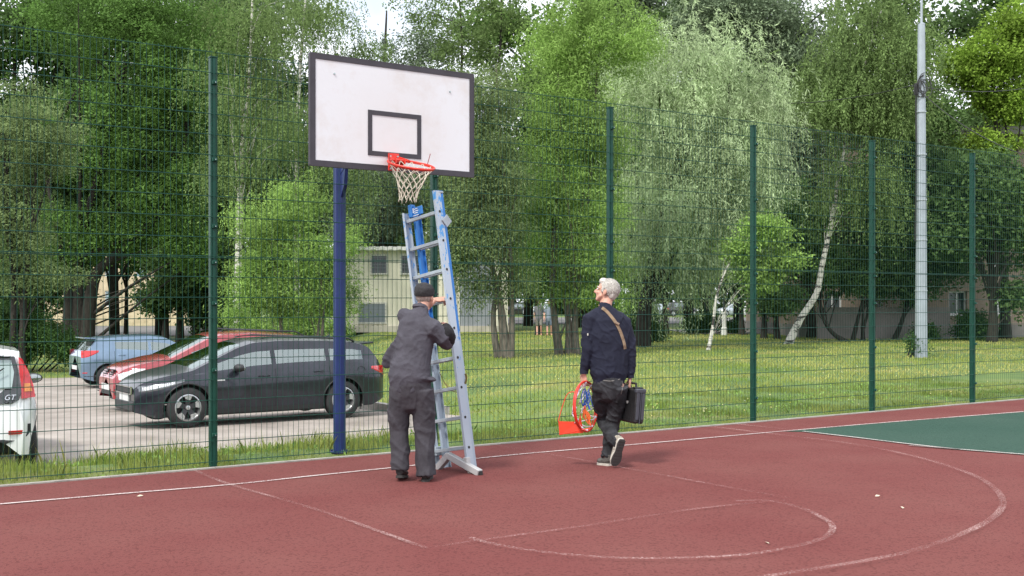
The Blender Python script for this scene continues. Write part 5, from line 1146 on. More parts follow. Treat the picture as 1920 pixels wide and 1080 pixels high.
def hand(mb, wr, d, n, side, curl, L=.185, thumb=1, spread=.10, curls=None):
    """wrist, direction to the fingers, palm normal (palm side), side = direction of the thumb"""
    d = Vector(d).normalized(); n = Vector(n); n = (n-d*n.dot(d)).normalized(); side = Vector(side); side = (side-d*side.dot(d)-n*side.dot(n)).normalized()
    pl = L*.52; wr = Vector(wr)
    mb.tube([wr-d*.02, wr+d*.02, wr+d*pl*.55, wr+d*pl], [.026, .030, .041, .042], [.021, .017, .015, .013], ref=side, n=12, round_=1)
    for i, (o_, fl) in enumerate(((.031, .88), (.011, 1.0), (-.010, .93), (-.030, .74))):
        p = wr+d*(pl-.008-(.006 if i == 3 else 0))+side*o_; fd = (d+side*o_*spread*10).normalized(); c = (curls[i] if curls else curl); seg = [.045*fl, .028*fl, .022*fl]; pts = [p-fd*.02, p]; a = 0
        for k in range(3):
            a += c*(1, 1.15, .7)[k]; pts.append(pts[-1]+(fd*math.cos(a)+n*math.sin(a))*seg[k])
        mb.tube(pts, [.0095, .0098, .0090, .0082, .0070], n=8, ref=side, round_=1)
    p = wr+d*.022+side*.026; td = (d*.55+side*.75+n*.35*thumb).normalized(); pts = [p-td*.012, p+td*.025]; t2 = (d*.85+side*.25+n*.5*thumb).normalized(); pts += [pts[-1]+t2*.032, pts[-1]+t2*.032+(t2+n*.4*thumb).normalized()*.026]
    mb.tube(pts, [.014, .0125, .0108, .0085], n=8, ref=n, round_=1)
def head(mb, c, f, u, s=1.0, nose=True):
    """c = centre of the skull, f = face direction, u = up"""
    f = Vector(f).normalized(); u = Vector(u); u = (u-f*u.dot(f)).normalized(); r = f.cross(u); c = Vector(c); M = Matrix((r, f, u)).transposed()
    P = lambda x, y, z: c+(r*x+f*y+u*z)*s
    mb.ell(P(0, -.012, .025), (.074*s, .096*s, .095*s), M); mb.ell(P(0, .025, -.035), (.058*s, .066*s, .080*s), M)
    mb.ell(P(0, .052, -.088), (.030*s, .032*s, .024*s), M, 10, 8)
    mb.tube([P(-.050, .03, -.055), P(-.025, .062, -.092), P(.025, .062, -.092), P(.050, .03, -.055)], .020*s, n=8, round_=1)
    for q in (-1, 1):
        mb.ell(P(q*.036, .066, -.028), (.018*s, .016*s, .018*s), M, 10, 8)
        mb.tube([P(q*.012, .084, .018), P(q*.034, .080, .022), P(q*.052, .064, .014)], .009*s, n=6, round_=1)
        mb.ell(P(q*.077, -.008, -.012), (.010*s, .020*s, .032*s), M, 10, 8); mb.ell(P(q*.083, -.014, -.006), (.006*s, .014*s, .024*s), M, 10, 8); mb.ell(P(q*.079, .002, -.036), (.006*s, .009*s, .011*s), M, 8, 6)
    mb.tube([P(0, .083, .012), P(0, .096, -.008), P(0, .108, -.028)], [.008*s, .010*s, .013*s], n=8, round_=1); mb.ell(P(0, .090, -.034), (.018*s, .014*s, .010*s), M, 10, 6)
    mb.tube([P(-.022, .074, -.058), P(0, .085, -.055), P(.022, .074, -.058)], .0065*s, n=6, round_=1); mb.tube([P(-.020, .072, -.068), P(0, .082, -.069), P(.020, .072, -.068)], .0070*s, n=6, round_=1)
    return P, M
def eyes(P, M, s, parent):
    for q in (-1, 1):
        mb = MB(); mb.ell(P(q*.031, .0765, .003), (.013*s, .010*s, .0085*s), M, 10, 8); e = mb.build('eye', mat('eye_white', (.7, .68, .66), .2), parent, True, None)
        mb = MB(); mb.ell(P(q*.031, .0845, .003), (.0058*s, .003*s, .0058*s), M, 8, 6); mb.build('iris', mat('iris', (.05, .06, .07), .1), e, True, None)
def shoe(mb, heel, toe, upv, wd=.048, hgt=.075):
    heel, toe = Vector(heel), Vector(toe); d = (toe-heel).normalized(); upv = Vector(upv); upv = (upv-d*upv.dot(d)).normalized(); sd_ = d.cross(upv); L = (toe-heel).length
    P = lambda a, h, s_=0: heel+d*a*L+upv*h+sd_*s_
    mb.tube([P(.02, hgt*.50), P(.14, hgt*.56), P(.32, hgt*.56), P(.5, hgt*.47), P(.7, hgt*.38), P(.88, hgt*.34), P(.985, hgt*.30)], [wd*.62, wd*.80, wd*.82, wd*.92, wd*1.06, wd*.95, wd*.5], [hgt*.46, hgt*.56, hgt*.56, hgt*.46, hgt*.38, hgt*.32, hgt*.22], ref=sd_, n=14, round_=0)
    mb.tube([P(.17, hgt*.4), P(.15, hgt*1.25)], [.040, .040], n=12)
    return P, d, upv, sd_
def sole(heel, toe, upv, wd, m, parent, th=.022):
    heel, toe = Vector(heel), Vector(toe); d = (toe-heel).normalized(); upv = Vector(upv); upv = (upv-d*upv.dot(d)).normalized(); sd_ = d.cross(upv); L = (toe-heel).length
    out = [(0, .45), (.04, .66), (.15, .78), (.3, .74), (.45, .74), (.62, .98), (.78, 1.06), (.9, .86), (.98, .5), (1.0, .2)]
    pts = [(a, w_) for a, w_ in out]+[(a, -w_) for a, w_ in out[::-1]]; mb = MB(); lo = [heel+d*a*L+sd_*w_*wd-upv*.004 for a, w_ in pts]; hi = [p+upv*th for p in lo]; n = len(lo)
    mb.add(lo+hi, [tuple(range(n)), tuple(range(n, 2*n))[::-1]]+[(i, i+n, (i+1) % n+n, (i+1) % n) for i in range(n)]); o = mb.build('sole', m, parent)
    mb = MB()
    for k in range(9): a = .06+k*.105; w_ = .55 if .25 < a < .5 else .72; q = heel+d*a*L-upv*.005; mb.bar(q-sd_*wd*w_, q+sd_*wd*w_, .012, .005, ref=upv)
    mb.build('tread', m, o); return o
# ---------------- man in the black cap ----------------
p1 = thing('person', 'man in black cap and loose charcoal work clothes gripping the ladder', 'person', (C0(775, 903).x, 10.12, 0))
Ym = 10.12; J = lambda px, py, dy=0: at(px, py, Ym+dy)
shL, shR = J(761, 594, .12), J(812, 612, -.02); pelv = J(770, 722, 0); chest = J(780, 628, .06); neck = J(790, 583, .12); hdc = J(797, 556, .17)
hipL, hipR = J(757, 728), J(785, 732); knL, knR = J(750, 806, .05), J(796, 812, .03); anL, anR = J(750, 875, .0), J(800, 880, -.02)
elL = J(757, 590, .42); wrL = J(800, 562, .50); elR = J(838, 636, .10); wrR = J(836, 612, .36)
elL = J(764, 616, .40)
rungL = LP(-.09, 0, .22+5*.2865)
handL = rungL - Vector((.09, .02, -.0))
mb = MB()
P_h, M_h = head(mb, hdc, (.42, .88, .10), (.05, -.12, 1), 1.0)
mb.tube([hdc+Vector((-.01, -.03, -.05)), neck+Vector((0, 0, -.02))], [.052, .060], n=12)
mb.tube([neck+Vector((0, 0, -.03)), J(781, 605, .08), chest, J(772, 675, .02), pelv], [.07, .145, .150, .135, .13], [.06, .09, .10, .095, .095], ref=(1, -.15, 0), n=18, round_=1)
for sh_, el_, wr_ in ((shL, elL, handL), (shR, elR, wrR)): mb.tube([sh_, el_, wr_], [.044, .036, .027], n=12, round_=1)
for hp, kn, an in ((hipL, knL, anL), (hipR, knR, anR)): mb.tube([hp, kn, an], [.075, .05, .036], n=12, round_=1); mb.ell(an+Vector((0, .06, -.05)), (.04, .10, .035), None, 10, 8)
hand(mb, handL, (rungL-handL)+Vector((0, .0, .012)), Vector((0, .55, -.9)), (.1, .5, .6), .85, thumb=1)
hd2 = LP(-.02, .02, .22+4*.2865+.02); hand(mb, wrR, hd2-wrR+Vector((0, 0, .02)), (-.6, .4, -.5), (-.2, -.2, .9), .8)
bd1 = fuse(mb, 'body', SKIN, p1, .0065, 3)
eyes(P_h, M_h, 1, p1)
# grey stubble hair under the cap
mb = MB(); mb.ell(P_h(0, -.020, .012), (.0765, .092, .080), M_h); hr1 = fuse(mb, 'hair', mat('grey_stubble', (.40, .33, .29), .9, var=.3, vscale=60, bump=.6, bscale=200), p1, .007, 2, lambda p: .0015*mnoise.noise(p*120))
CAPM = mat('black_cap_cloth', (.020, .019, .021), .85, var=.35, vscale=14, bump=.5, bscale=90)
mb = MB(); r_, f_, u_ = [Vector(M_h.col[i]) for i in range(3)]
mb.tube([P_h(0, -.016, .012), P_h(0, -.016, .040), P_h(0, -.012, .080), P_h(0, -.008, .112), P_h(0, -.004, .126)], [.086, .089, .084, .060, .022], [.106, .109, .100, .072, .028], ref=r_, n=26)
cap = fuse(mb, 'cap', CAPM, p1, .006, 3, folds(.003, (14, 14, 14)))
mb = MB(); vs = []; K_ = 14
for k in range(K_+1):
    a = math.pi*(k/K_); cx_, cy_ = math.cos(a), math.sin(a); vs += [P_h(.082*cx_, .055+.045*cy_, .030), P_h(.082*cx_, .075+.105*cy_, .014-.0*cy_)]
v2 = [v+u_*.004 for v in vs]; nn2 = len(vs); mb.add(vs+v2, [(2*i, 2*i+1, 2*i+3, 2*i+2) for i in range(K_)]+[(nn2+2*i, nn2+2*i+2, nn2+2*i+3, nn2+2*i+1) for i in range(K_)]+[(2*i+1, 2*i+1+nn2, 2*i+3+nn2, 2*i+3) for i in range(K_)])
mb.build('cap_peak', CAPM, cap, True, None)
# jacket
def cloth(name, c, var=.2, b=.35, rough=.85): return mat(name, c, rough, var=var, vscale=7, bump=b, bscale=26, detail=6, spec=.25)
JK = cloth('charcoal_workwear', (.062, .059, .073), .18); TR = cloth('charcoal_trousers', (.047, .044, .052), .22)
mb = MB()
mb.tube([J(789, 582, .10), J(786, 592, .09), J(782, 608, .07), J(779, 635, .05), J(774, 665, .03), J(769, 692, 0), J(767, 708, -.01)], [.075, .11, .168, .175, .176, .188, .198], [.07, .09, .112, .130, .134, .140, .144], ref=(1, -.12, 0), n=24, round_=1)
mb.tube([J(778, 598, .08), shL+Vector((-.01, -.01, .01)), J(762, 604, .26), elL+Vector((0, 0, .0)), handL+Vector((-.07, -.01, -.015))], [.085, .078, .064, .058, .044], n=14, round_=1)
mb.tube([J(790, 608, .06), J(815, 618, .0), J(829, 632, .02), J(836, 641, .10)], [.095, .092, .085, .075], n=14, round_=1)
# flared open left front of the jacket
fl = [J(748, 640, .03), J(738, 664, .04), J(727, 684, .05)]
mb.tube([J(757, 625, .03), J(749, 648, .04), J(735, 668, .05), J(726, 680, .055)], [.05, .075, .08, .06], [.03, .03, .022, .016], ref=(1, .1, -.35), n=12, round_=1)
mb.tube([J(758, 696, -.01), J(775, 706, -.02), J(795, 709, -.01)], [.12, .13, .12], [.035, .035, .035], ref=(0, 1, 0), n=12, round_=1)
jk = fuse(mb, 'jacket', JK, p1, .0085, 7, lambda p: .008*(max(0, 1-abs(mnoise.noise(Vector((p.x*4+p.z*4.5, p.y*2, p.z*3-p.x*4))))*5))-.003+.003*max(0, 1-abs(mnoise.noise(Vector((p.x*8+3+p.z*9, p.y*5, p.z*9-p.x*9))))*5))
mb = MB(); mb.tube([J(787, 579, .10), J(788, 573, .11)], [.072, .066], [.070, .066], ref=(1, 0, 0), n=20); cl = fuse(mb, 'collar', JK, jk, .008, 3, folds(.004, (20, 20, 12)))
mb = MB(); mb.tube([elR+Vector((-.01, -.06, .04)), elR, elR+(wrR-elR)*.5, wrR-(wrR-elR)*.15], [.074, .082, .066, .046], n=14, round_=1)
fuse(mb, 'black_sleeve', cloth('black_sleeve_cloth', (.014, .013, .015)), jk, .010, 4, folds(.008, (16, 16, 10)))
mb = MB(); # yoke and back seams
mb.tube(catm([J(757, 606, -.085), J(775, 611, -.105), J(795, 618, -.12), J(812, 624, -.11)]), .0025, n=5); mb.tube(catm([J(748, 702, -.16), J(770, 710, -.185), J(795, 713, -.17)]), .003, n=5)
mb = MB(); mb.tube([J(768, 705, .0), J(770, 722, 0), J(772, 742, 0)], [.18, .19, .165], [.135, .145, .125], ref=(1, 0, 0), n=20, round_=1)
mb.tube([J(755, 728), J(748, 770, .03), knL+Vector((-.01, 0, 0)), J(751, 845, .02), J(750, 868, 0), J(750, 882, -.01)], [.122, .105, .090, .082, .080, .082], n=16)
mb.tube([J(789, 730), J(794, 770, .02), knR, J(797, 850, 0), J(799, 878, -.01), J(800, 892, -.015)], [.122, .108, .095, .088, .088, .092], n=16)
tr = fuse(mb, 'trousers', TR, p1, .0085, 7, lambda p: .008*max(0, 1-abs(mnoise.noise(Vector((p.x*4, p.y*4, p.z*8+p.x*6))))*4.5)*(1.3 if p.z < .65 else .6)-.003+.004*max(0, 1-abs(mnoise.noise(Vector((p.x*12+5, p.y*9, p.z*4-p.x*4))))*5))
SH1 = mat('black_shoe_leather', (.018, .017, .017), .45, var=.3, vscale=20, bump=.2); SL1 = mat('dark_sole', (.03, .028, .027), .8)
for (hp_, tp_, up_) in ((J(749, 899, -.06)+Vector((0, 0, .035)), J(757, 893, .21), (0, -.15, 1)), (J(797, 903, -.06), J(803, 893, .23), (0, 0, 1))):
    hp_.z = max(hp_.z, .012) if hp_.z > .02 else .012; tp_.z = .012
    if hp_ is not None and hp_.x < J(775, 900).x: hp_.z = .05
    mb = MB(); shoe(mb, hp_, tp_, up_, .050, .085); sh_ = fuse(mb, 'shoe', SH1, p1, .007, 3, folds(.003, (20, 20, 20))); sole(hp_-Vector((0, 0, .008)), tp_-Vector((0, 0, .008)), up_, .050, SL1, sh_)
# ---------------- white-haired man ----------------
Yw = 11.0; Q = lambda px, py, dy=0: at(px, py, Yw+dy)
p2 = thing('person', 'white-haired man in a navy sweatshirt walking away with hoop and toolbox', 'person', (Q(1140, 875).x, Yw, 0))
hc2 = Q(1137, 546, .06); fdir = Vector((-.93, .32, .22)); nk = Q(1134, 572, .03)
sL, sR = Q(1106, 600, .02), Q(1170, 606, .06); eL, eR = Q(1103, 655, .0), Q(1182, 656, .06); wL, wR = Q(1095, 700, .03), Q(1181, 706, .06)
pv = Q(1143, 706, .02); hL, hR = Q(1132, 722, .04), Q(1156, 722, .0)
kL, aL = Q(1132, 786, .28), Q(1157, 833, -.12)       # trailing leg (knee ahead, heel lifted)
kR, aR = Q(1150, 790, .13), Q(1138, 858, .09)        # planted leg
mb = MB(); P2, M2 = head(mb, hc2, fdir, (.15, 0, 1), 1.04)
mb.tube([hc2+Vector((.015, 0, -.05)), nk+Vector((.0, 0, -.03))], [.056, .062], n=12)
mb.tube([nk+Vector((0, 0, -.03)), Q(1138, 600, .03), Q(1140, 640, .03), Q(1142, 680, .02), pv], [.07, .16, .165, .140, .112], [.065, .09, .11, .10, .09], ref=(1, 0, 0), n=18, round_=1)
for a_, b_, c_ in ((sL, eL, wL), (sR, eR, wR)): mb.tube([a_, b_, c_], [.050, .041, .028], n=12, round_=1)
for a_, b_, c_ in ((hL, kL, aL), (hR, kR, aR)): mb.tube([a_, b_, c_], [.078, .056, .036], n=12, round_=1)
gripL = Q(1095, 722, .05)
hand(mb, wL, (.0, .15, -1), (.6, .75, 0), (-.5, .7, 0), .62, L=.19); hand(mb, wR, (-.02, 0, -1), (-1, .1, 0), (0, 1, 0), 1.15, L=.19)
for an_, tp in ((aL, Vector((-.01, .03, -.06))), (aR, Vector((-.02, .02, -.03)))): mb.tube([an_, an_+tp], [.030, .024], n=8, round_=1)
fuse(mb, 'body', SKIN, p2, .0065, 3); eyes(P2, M2, 1.04, p2)
HR = mat('white_hair', (.48, .455, .41), .8, col2=(.66, .635, .59), vscale=45, bump=.8, bscale=90, stretch=(1, 1, .5))
mb = MB(); mb.ell(P2(0, -.020, .040), (.083, .098, .090), M2); mb.ell(P2(0, -.062, -.010), (.068, .052, .072), M2); mb.ell(P2(0, .045, .085), (.062, .045, .035), M2)
for q in (-1, 1): mb.ell(P2(q*.070, .015, .015), (.012, .020, .040), M2)
hr = fuse(mb, 'hair', HR, p2, .006, 3, lambda p: .003*mnoise.noise(p*22)+.002*mnoise.noise(Vector((p.x*70, p.y*70, p.z*24))))
# loose locks
rl = np.random.default_rng(3); mbk = MB()
for i in range(4200):
    dv = unit(rl.normal(size=3)); 
    if dv[1] > .55 and dv[2] < .6: continue
    if dv[2] < -.75: continue
    b_ = P2(dv[0]*.083, -.020+dv[1]*.100, .035+dv[2]*.090); nv = (M2 @ Vector(dv)).normalized(); dn = M2 @ Vector((rl.normal()*.35, -.6+rl.normal()*.35, -.55)); dn = (dn-nv*dn.dot(nv)*.85).normalized()
    sdv = nv.cross(dn)*.0014; t1 = b_+dn*.016+nv*.005; t2 = b_+dn*.034+nv*.001*rl.normal(); mbk.add([b_-sdv, b_+sdv, t1+sdv, t1-sdv, t2], [(0, 1, 2, 3), (3, 2, 4)])
mbk.build('hair_locks', HR, hr)
mb = MB(); mb.tube([P2(-.055, .066, .022), P2(-.03, .088, .028), P2(-.01, .090, .024)], .004, n=5); mb.tube([P2(.055, .066, .022), P2(.03, .088, .028), P2(.01, .090, .024)], .004, n=5); mb.build('eyebrow', HR, p2)
NV = cloth('navy_sweatshirt', (.014, .016, .031), .18, .25)
mb = MB()
mb.tube([Q(1134, 577, .03), Q(1135, 584, .03), Q(1138, 600, .03), Q(1140, 630, .03), Q(1142, 660, .03), Q(1142, 684, .02), Q(1142, 700, .02)], [.07, .115, .185, .205, .195, .185, .185], [.07, .085, .115, .135, .135, .13, .13], ref=(1, 0, 0), n=24, round_=1)
mb.tube([Q(1120, 592, .03), sL+Vector((0, 0, .0)), Q(1103, 625, .01), eL, Q(1098, 682, .02), wL+Vector((0, 0, .04))], [.08, .080, .072, .064, .054, .044], n=14, round_=1)
mb.tube([Q(1155, 596, .05), sR, Q(1177, 628, .06), eR, Q(1183, 686, .06), wR+Vector((0, 0, .03))], [.08, .076, .068, .060, .052, .044], n=14, round_=1)
sw_ = fuse(mb, 'sweatshirt', NV, p2, .008, 6, lambda p: .007*max(0, 1-abs(mnoise.noise(Vector((p.x*7+p.z*2, p.y*4, p.z*4-p.x*4))))*5)-.002+.005*max(0, 1-abs(mnoise.noise(Vector((p.x*9, p.y*8, p.z*14+p.x*8))))*5))
mb = MB(); mb.tube([Q(1142, 694, .02), Q(1142, 708, .02)], [.170, .158], [.125, .118], ref=(1, 0, 0), n=24); fuse(mb, 'hem_band', NV, sw_, .009, 2)
for w_, o_ in ((wL, .045), (wR, .035)): mb = MB(); mb.tube([w_+Vector((0, 0, o_)), w_+Vector((0, 0, o_-.05))], .042, n=14); mb.build('cuff', NV, sw_, True, 50)
mb = MB(); mb.tube([Q(1133, 575, .03), Q(1134, 580, .03)], .070, n=18); mb.build('neckband', mat('dark_maroon_neckband', (.05, .018, .02), .8), sw_, True, 50)
mb = MB(); pk_ = Q(1102, 627, -.08); mb.box(pk_, (.012, .01, .022)); mb.build('sleeve_badge', mat('pale_badge', (.45, .45, .4), .6), sw_)
# strap across the back: follow the surface of the sweatshirt by ray casting
def drape(path, wd, m, name, parent, target, off=.006, dirv=(0, 1, 0), up_=(0, 0, 1)):
    dep = bpy.context.evaluated_depsgraph_get(); tgt = target; offv = OFF[target]; tl_ = Matrix.Translation(offv).inverted(); P = catm(path, 10); rows = []; dv = Vector(dirv).normalized()
    for i, p in enumerate(P):
        t = (P[min(i+1, len(P)-1)]-P[max(0, i-1)]).normalized(); sd_ = t.cross(dv).normalized(); row = []
        for k in (-1, -.33, .33, 1):
            q = p+sd_*wd/2*k-dv*.6; ok, loc, nrm, _ = tgt.ray_cast((q-offv), dv); row.append((loc+offv-dv*off) if ok else None)
        rows.append(row)
    mb = MB(); good = [r_ for r_ in rows if all(x is not None for x in r_)]
    vs = [x for r_ in good for x in r_]; k = len(vs); vs += [v+dv*.004 for v in vs]; fs = []
    for i in range(len(good)-1):
        for j in range(3): a = i*4+j; fs += [(a, a+1, a+5, a+4), (a+k, a+4+k, a+5+k, a+1+k)]
        fs += [(i*4, i*4+4, i*4+4+k, i*4+k), (i*4+3, i*4+3+k, i*4+7+k, i*4+7)]
    mb.add(vs, fs); return mb.build(name, m, parent, True, 60)
STM = mat('tan_webbing', (.23, .16, .10), .8, var=.15, vscale=30, bump=.4, bscale=200)
st = drape([Q(1128, 577, 0), Q(1138, 585, 0), Q(1152, 603, 0), Q(1162, 622, 0), Q(1169, 643, 0), Q(1171, 654, 0)], .030, STM, 'shoulder_strap', p2, sw_)
mb = MB(); mb.box(Q(1157, 606, -.10), (.05, .012, .022), Matrix.Rotation(.5, 3, 'Y'), .003); mb.build('strap_buckle', mat('bronze_buckle', (.30, .22, .16), .4, metal=.5), st)
JN = cloth('black_washed_denim', (.028, .029, .033), .65, .35); LJN = None
mb = MB(); mb.tube([Q(1143, 700, .02), Q(1144, 715, .01), Q(1144, 732, .01)], [.132, .134, .122], [.108, .118, .108], ref=(1, 0, 0), n=20, round_=1)
mb.tube([Q(1130, 722, .03), Q(1129, 755, .16), kL, Q(1142, 806, .12), Q(1150, 822, -.02), aL+Vector((0, .01, .02))], [.108, .096, .082, .074, .066, .062], n=16, round_=1)
mb.tube([Q(1158, 722, .0), Q(1156, 757, .07), kR, Q(1144, 822, .11), Q(1139, 850, .10), aR], [.110, .092, .072, .062, .058, .062], n=16)
jn = fuse(mb, 'jeans', JN, p2, .008, 6, lambda p: .009*max(0, 1-abs(mnoise.noise(Vector((p.x*8, p.y*6, p.z*14+p.x*9))))*5)*(1.2 if p.z < .5 else .7)-.002)
STI = mat('grey_stitching', (.16, .15, .14), .8)
drape([Q(1130, 712, 0), Q(1142, 713, 0), Q(1150, 712, 0)], .007, STI, 'pocket_stitching', jn, jn, .004); drape([Q(1157, 711, 0), Q(1166, 708, 0)], .007, STI, 'pocket_stitching', jn, jn, .004); drape([Q(1165, 710, 0), Q(1166, 722, 0), Q(1163, 738, 0)], .006, STI, 'pocket_stitching', jn, jn, .004)
SH2 = mat('beige_suede', (.30, .27, .22), .8, var=.25, vscale=15); SH3 = mat('grey_mesh_shoe', (.10, .095, .085), .8, var=.3, vscale=25); SL2 = mat('pale_midsole', (.50, .47, .41), .7); SL3 = mat('dark_grey_outsole', (.055, .052, .05), .85)
# planted shoe
h_, t_ = Q(1144, 873, .06), Q(1122, 872, .17); h_.z = .012; t_.z = .012
mb = MB(); shoe(mb, h_, t_, (0, 0, 1), .046, .08); s1_ = fuse(mb, 'shoe', SH3, p2, .006, 3); sole(h_-Vector((0, 0, .008)), t_-Vector((0, 0, .008)), (0, 0, 1), .048, SL2, s1_)
# lifted shoe, sole facing the viewer
h_, t_ = Q(1167, 824, -.20), Q(1152, 874, -.10); t_.z = max(t_.z, .02); upv = Vector((-.35, .90, .25))
mb = MB(); shoe(mb, h_, t_, upv, .050, .085); s2_ = fuse(mb, 'shoe', SH2, p2, .006, 3); sole(h_+upv*.012, t_+upv*.012, upv, .052, SL2, s2_, .02); o = sole(h_, t_, upv, .050, SL3, s2_, .014); o.name = 'outsole'
mb = MB(); 
for k in range(3): a = h_+(t_-h_)*(.35+.1*k)+upv*.035; mb.box(a+Vector((-.040, .0, .0)), (.006, .05, .012), Matrix.Rotation(.3, 3, 'X'))
mb.build('shoe_stripes', mat('pale_stripe', (.55, .53, .48), .6), s2_)
# ---------------- hoop in his left hand ----------------
h2 = thing('basketball_hoop', 'spare red hoop with tangled white, blue and orange net carried by the white-haired man', 'hoop', Q(1100, 760, -.02))
cH = Q(1099, 762, -.02); axn = Vector((math.sin(R(60)), -math.cos(R(60)), .05)).normalized(); vv = Vector((.06, 0, 1)); vv = (vv-axn*vv.dot(axn)).normalized(); uu = vv.cross(axn).normalized()
mb = MB(); mb.torus(cH, .243, .011, axn, 56, 10); mb.torus(cH-axn*.02, .236, .006, axn, 56, 8); mb.build('rim', RED, h2, True, None)
ORD = mat('orange_red_bracket', (.70, .05, .02), .4, var=.08, vscale=8)
bk0 = cH-vv*.17-Vector((.10, 0, .0)); 
pl0 = Q(1047, 790, .02); pl1 = Q(1085, 791, -.04); pl2 = Q(1083, 812, -.04); pl3 = Q(1049, 815, .02)
mb = MB(); vs = [pl0, pl1, pl2, pl3]; th_ = Vector((.0, .008, 0)); mb.add(vs+[v+th_ for v in vs], [(3, 2, 1, 0), (4, 5, 6, 7), (0, 1, 5, 4), (1, 2, 6, 5), (2, 3, 7, 6), (3, 0, 4, 7)])
q0_ = [pl1, Q(1088, 775, -.06), Q(1094, 812, -.08), pl2]; mb.add(q0_+[v+th_ for v in q0_], [(3, 2, 1, 0), (4, 5, 6, 7), (0, 1, 5, 4), (1, 2, 6, 5), (2, 3, 7, 6), (3, 0, 4, 7)]); mb.build('mounting_plate', ORD, h2)
mb = MB(); mb.tube(catm([pl0, Q(1052, 770, .02), Q(1062, 742, .0), Q(1071, 735, -.02), Q(1080, 736, -.04)]), .0045, n=6); mb.tube(catm([pl3, Q(1070, 811, -.08), Q(1090, 806, -.14), Q(1106, 803, -.14)]), .0045, n=6); mb.build('brace_rod', ORD, h2)
WN = mat('white_net_cord', (.68, .62, .70), .8); BNm = mat('blue_net_cord', (.03, .09, .36), .8); ON = mat('orange_net_cord', (.75, .14, .03), .8); rd = random.Random(8)
def ringp(a, rr, off=0): return cH+(uu*math.cos(a)+vv*math.sin(a))*rr-axn*off
mb = MB(); K1 = 12
A_ = [ringp(2*math.pi*k/K1, .232) for k in range(K1)]; B_ = [ringp(2*math.pi*(k+.5)/K1, .15+.03*rd.random(), .03+.06*rd.random())-Vector((0, 0, .02)) for k in range(K1)]; C_ = [ringp(2*math.pi*k/K1, .09+.03*rd.random(), .07+.05*rd.random())-Vector((0, 0, .07)) for k in range(K1)]
for k in range(K1):
    for a_, b_ in ((A_[k], B_[k]), (A_[(k+1) % K1], B_[k])): mb.tube(catm([a_, (a_+b_)/2+Vector((rd.uniform(-.01, .01), 0, -.015)), b_], 4), .0055, n=5)
    mb.ell(A_[k], (.014, .014, .014), None, 8, 6)
    if k % 2 == 0: mb.tube([B_[k], C_[k]], .005, n=5); mb.tube([B_[k-1], C_[k]], .005, n=5)
net = mb.build('net', WN, h2, True, None)
mb = MB()
for k in range(9):
    a_ = Q(1093+rd.uniform(0, 12), 728+rd.uniform(0, 12), -.0); mb.tube(catm([a_, a_+Vector((rd.uniform(-.03, .03), rd.uniform(-.02, .02), -.09)), a_+Vector((rd.uniform(-.04, .05), rd.uniform(-.03, .03), -.17))], 4), .0055, n=5)
mb.build('blue_net_part', BNm, net, True, None)
mb = MB()
for k in range(10):
    a_ = Q(1092+rd.uniform(0, 8), 764+rd.uniform(-4, 10), -.02); mb.tube(catm([a_, a_+Vector((rd.uniform(-.02, .05), rd.uniform(-.02, .02), -.06)), a_+Vector((rd.uniform(-.02, .07), rd.uniform(-.03, .03), -.13+rd.uniform(-.03, .04)))], 4), .006, n=5)
mb.build('orange_net_part', ON, net, True, None)
# ---------------- toolbox ----------------
tbp = Q(1183, 795, .06); tb = thing('toolbox', 'black plastic power-tool case in the right hand of the white-haired man', 'toolbox', tbp)
TBM = mat('black_case_plastic', (.012, .012, .013), .45, var=.2, vscale=10, bump=.15, bscale=80); TBG = mat('grey_case_rim', (.045, .048, .062), .5, var=.15, vscale=8)
ya = R(-62); tM = Matrix.Rotation(R(4), 3, 'Y') @ Matrix.Rotation(ya, 3, 'Z'); ctr = Q(1184, 758, .04)
ctr = Q(1183, 759, .06)
def TB(x, y, z): return ctr+tM @ Vector((x, y, z))
mb = MB(); mb.box(TB(0, -.030, -.0), (.33, .054, .34), tM, .018); mb.build('case_half', TBM, tb)
mb = MB(); mb.box(TB(0, .030, -.0), (.33, .054, .34), tM, .018); mb.build('case_half', TBM, tb)
mb = MB(); mb.box(TB(0.001, 0, 0), (.336, .010, .335), tM, .002); mb.box(TB(.163, -.03, .0), (.012, .034, .26), tM, .003); mb.box(TB(.163, .03, .0), (.012, .034, .26), tM, .003)
mb.box(TB(-.163, -.03, .0), (.012, .034, .26), tM, .003); mb.box(TB(-.163, .03, .0), (.012, .034, .26), tM, .003); mb.box(TB(.145, 0, .15), (.05, .118, .045), tM, .01); mb.box(TB(-.145, 0, .15), (.05, .118, .045), tM, .01); mb.build('case_rim', TBG, tb)
for x in (-.10, .10): mb = MB(); mb.box(TB(x, 0, .178), (.05, .10, .012), tM, .003); mb.build('latch', TBM, tb)
mb = MB(); mb.tube([TB(-.07, 0, .172), TB(-.065, 0, .215), TB(.065, 0, .215), TB(.07, 0, .172)], .012, n=8); mb.build('handle', TBM, tb)
for sy_ in (-1,):
    mb = MB(); mb.lathe(TB(.02, -.058, .03), [(0, .003), (.016, .003), (.016, 0), (0, 0)], tM @ Vector((0, -1, 0)), 20); mb.build('round_badge', mat('pale_round_badge', (.6, .62, .58), .5), tb)
    for k in range(5): mb = MB(); mb.box(TB(0, -.059, -.12+.0*k), (.30, .004, .006), tM) if k == 0 else mb.box(TB(-.15+.075*k, -.059, -.06), (.006, .004, .16), tM); mb.build('case_rib', TBM, tb)
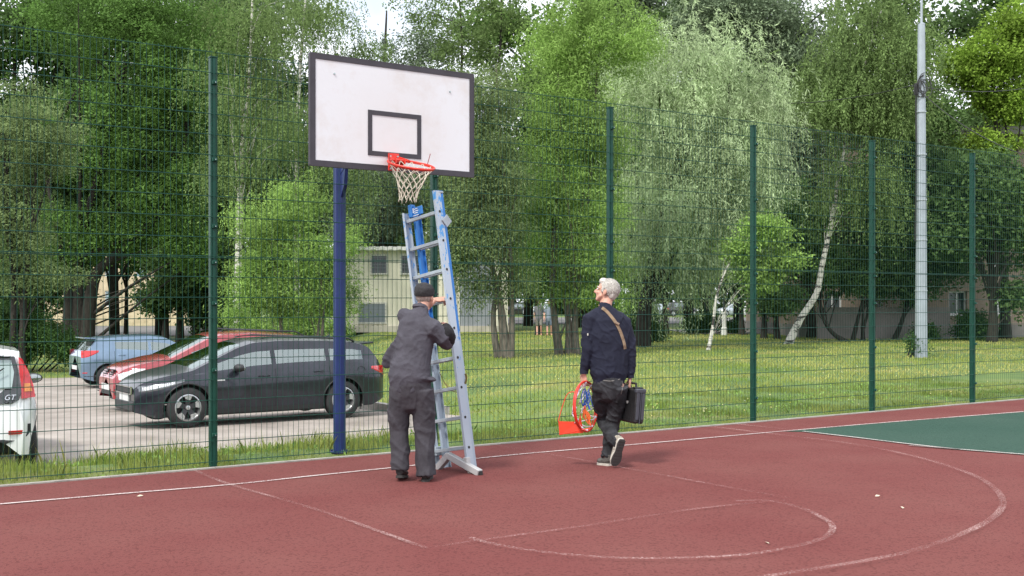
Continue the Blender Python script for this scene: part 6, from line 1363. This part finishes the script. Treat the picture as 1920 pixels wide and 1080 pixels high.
# ---------------- far walkers ----------------
def far_person(label, px, py, shirt, legs, H=1.72):
    p = G(px, py); p.z = float(hg(p.x, p.y)); r0 = thing('person', label, 'person', p, 0, 'people walking on the far lawn'); k = H/1.75
    z = lambda a: p+Vector((0, 0, a*k)); mb = MB()
    mb.ell(z(1.63), (.08, .09, .115), None, 12, 8); mb.tube([z(1.55), z(1.42)], [.05, .06], n=8); mb.tube([z(1.45), z(1.3), z(1.0), z(.88)], [.12, .17, .15, .15], [.08, .11, .1, .1], n=12, round_=1)
    for q in (-1, 1):
        mb.tube([p+Vector((q*.18, 0, 1.4*k)), p+Vector((q*.24, .03, 1.12*k)), p+Vector((q*.23, -.08, .86*k))], [.045, .038, .028], n=8, round_=1)
        mb.tube([p+Vector((q*.08, 0, .9*k)), p+Vector((q*.10, -.06*q, .48*k)), p+Vector((q*.10, .08*q, .06))], [.08, .055, .04], n=8, round_=1)
        hand(mb, p+Vector((q*.23, -.08, .85*k)), (0, 0, -1), (-q, 0, 0), (0, -1, 0), .3)
        mb.tube([p+Vector((q*.10, .08*q+.03, .04)), p+Vector((q*.11, .08*q-.17, .035))], [.04, .035], n=8, round_=1)
    fuse(mb, 'body', SKIN, r0, .014, 2)
    mb = MB(); mb.tube([z(1.46), z(1.3), z(1.0), z(.86)], [.13, .195, .18, .185], [.10, .13, .12, .125], n=14, round_=1)
    for q in (-1, 1): mb.tube([p+Vector((q*.15, 0, 1.41*k)), p+Vector((q*.23, .02, 1.2*k))], [.07, .06], n=10, round_=1)
    fuse(mb, 'shirt', shirt, r0, .015, 3); mb = MB(); mb.tube([z(.96), z(.84)], [.165, .16], [.12, .12], n=12)
    for q in (-1, 1): mb.tube([p+Vector((q*.08, 0, .88*k)), p+Vector((q*.10, -.06*q, .5*k))], [.10, .085], n=10)
    fuse(mb, 'shorts', legs, r0, .015, 2); mb = MB(); mb.ell(z(1.66)+Vector((0, .02, .01)), (.088, .095, .10), None, 12, 8); mb.build('hair', mat('brown_hair', (.05, .035, .025), .8), r0, True, None)
far_person('distant walker in a grey top, the left one of two on the lawn', 1011, 629, mat('grey_shirt', (.13, .13, .145), .8), mat('pale_shorts', (.2, .19, .17), .8))
far_person('distant walker in a pale blue shirt, the right one of two on the lawn', 1030, 629, mat('pale_blue_shirt', (.22, .26, .32), .8), mat('blue_shorts', (.12, .15, .2), .8))
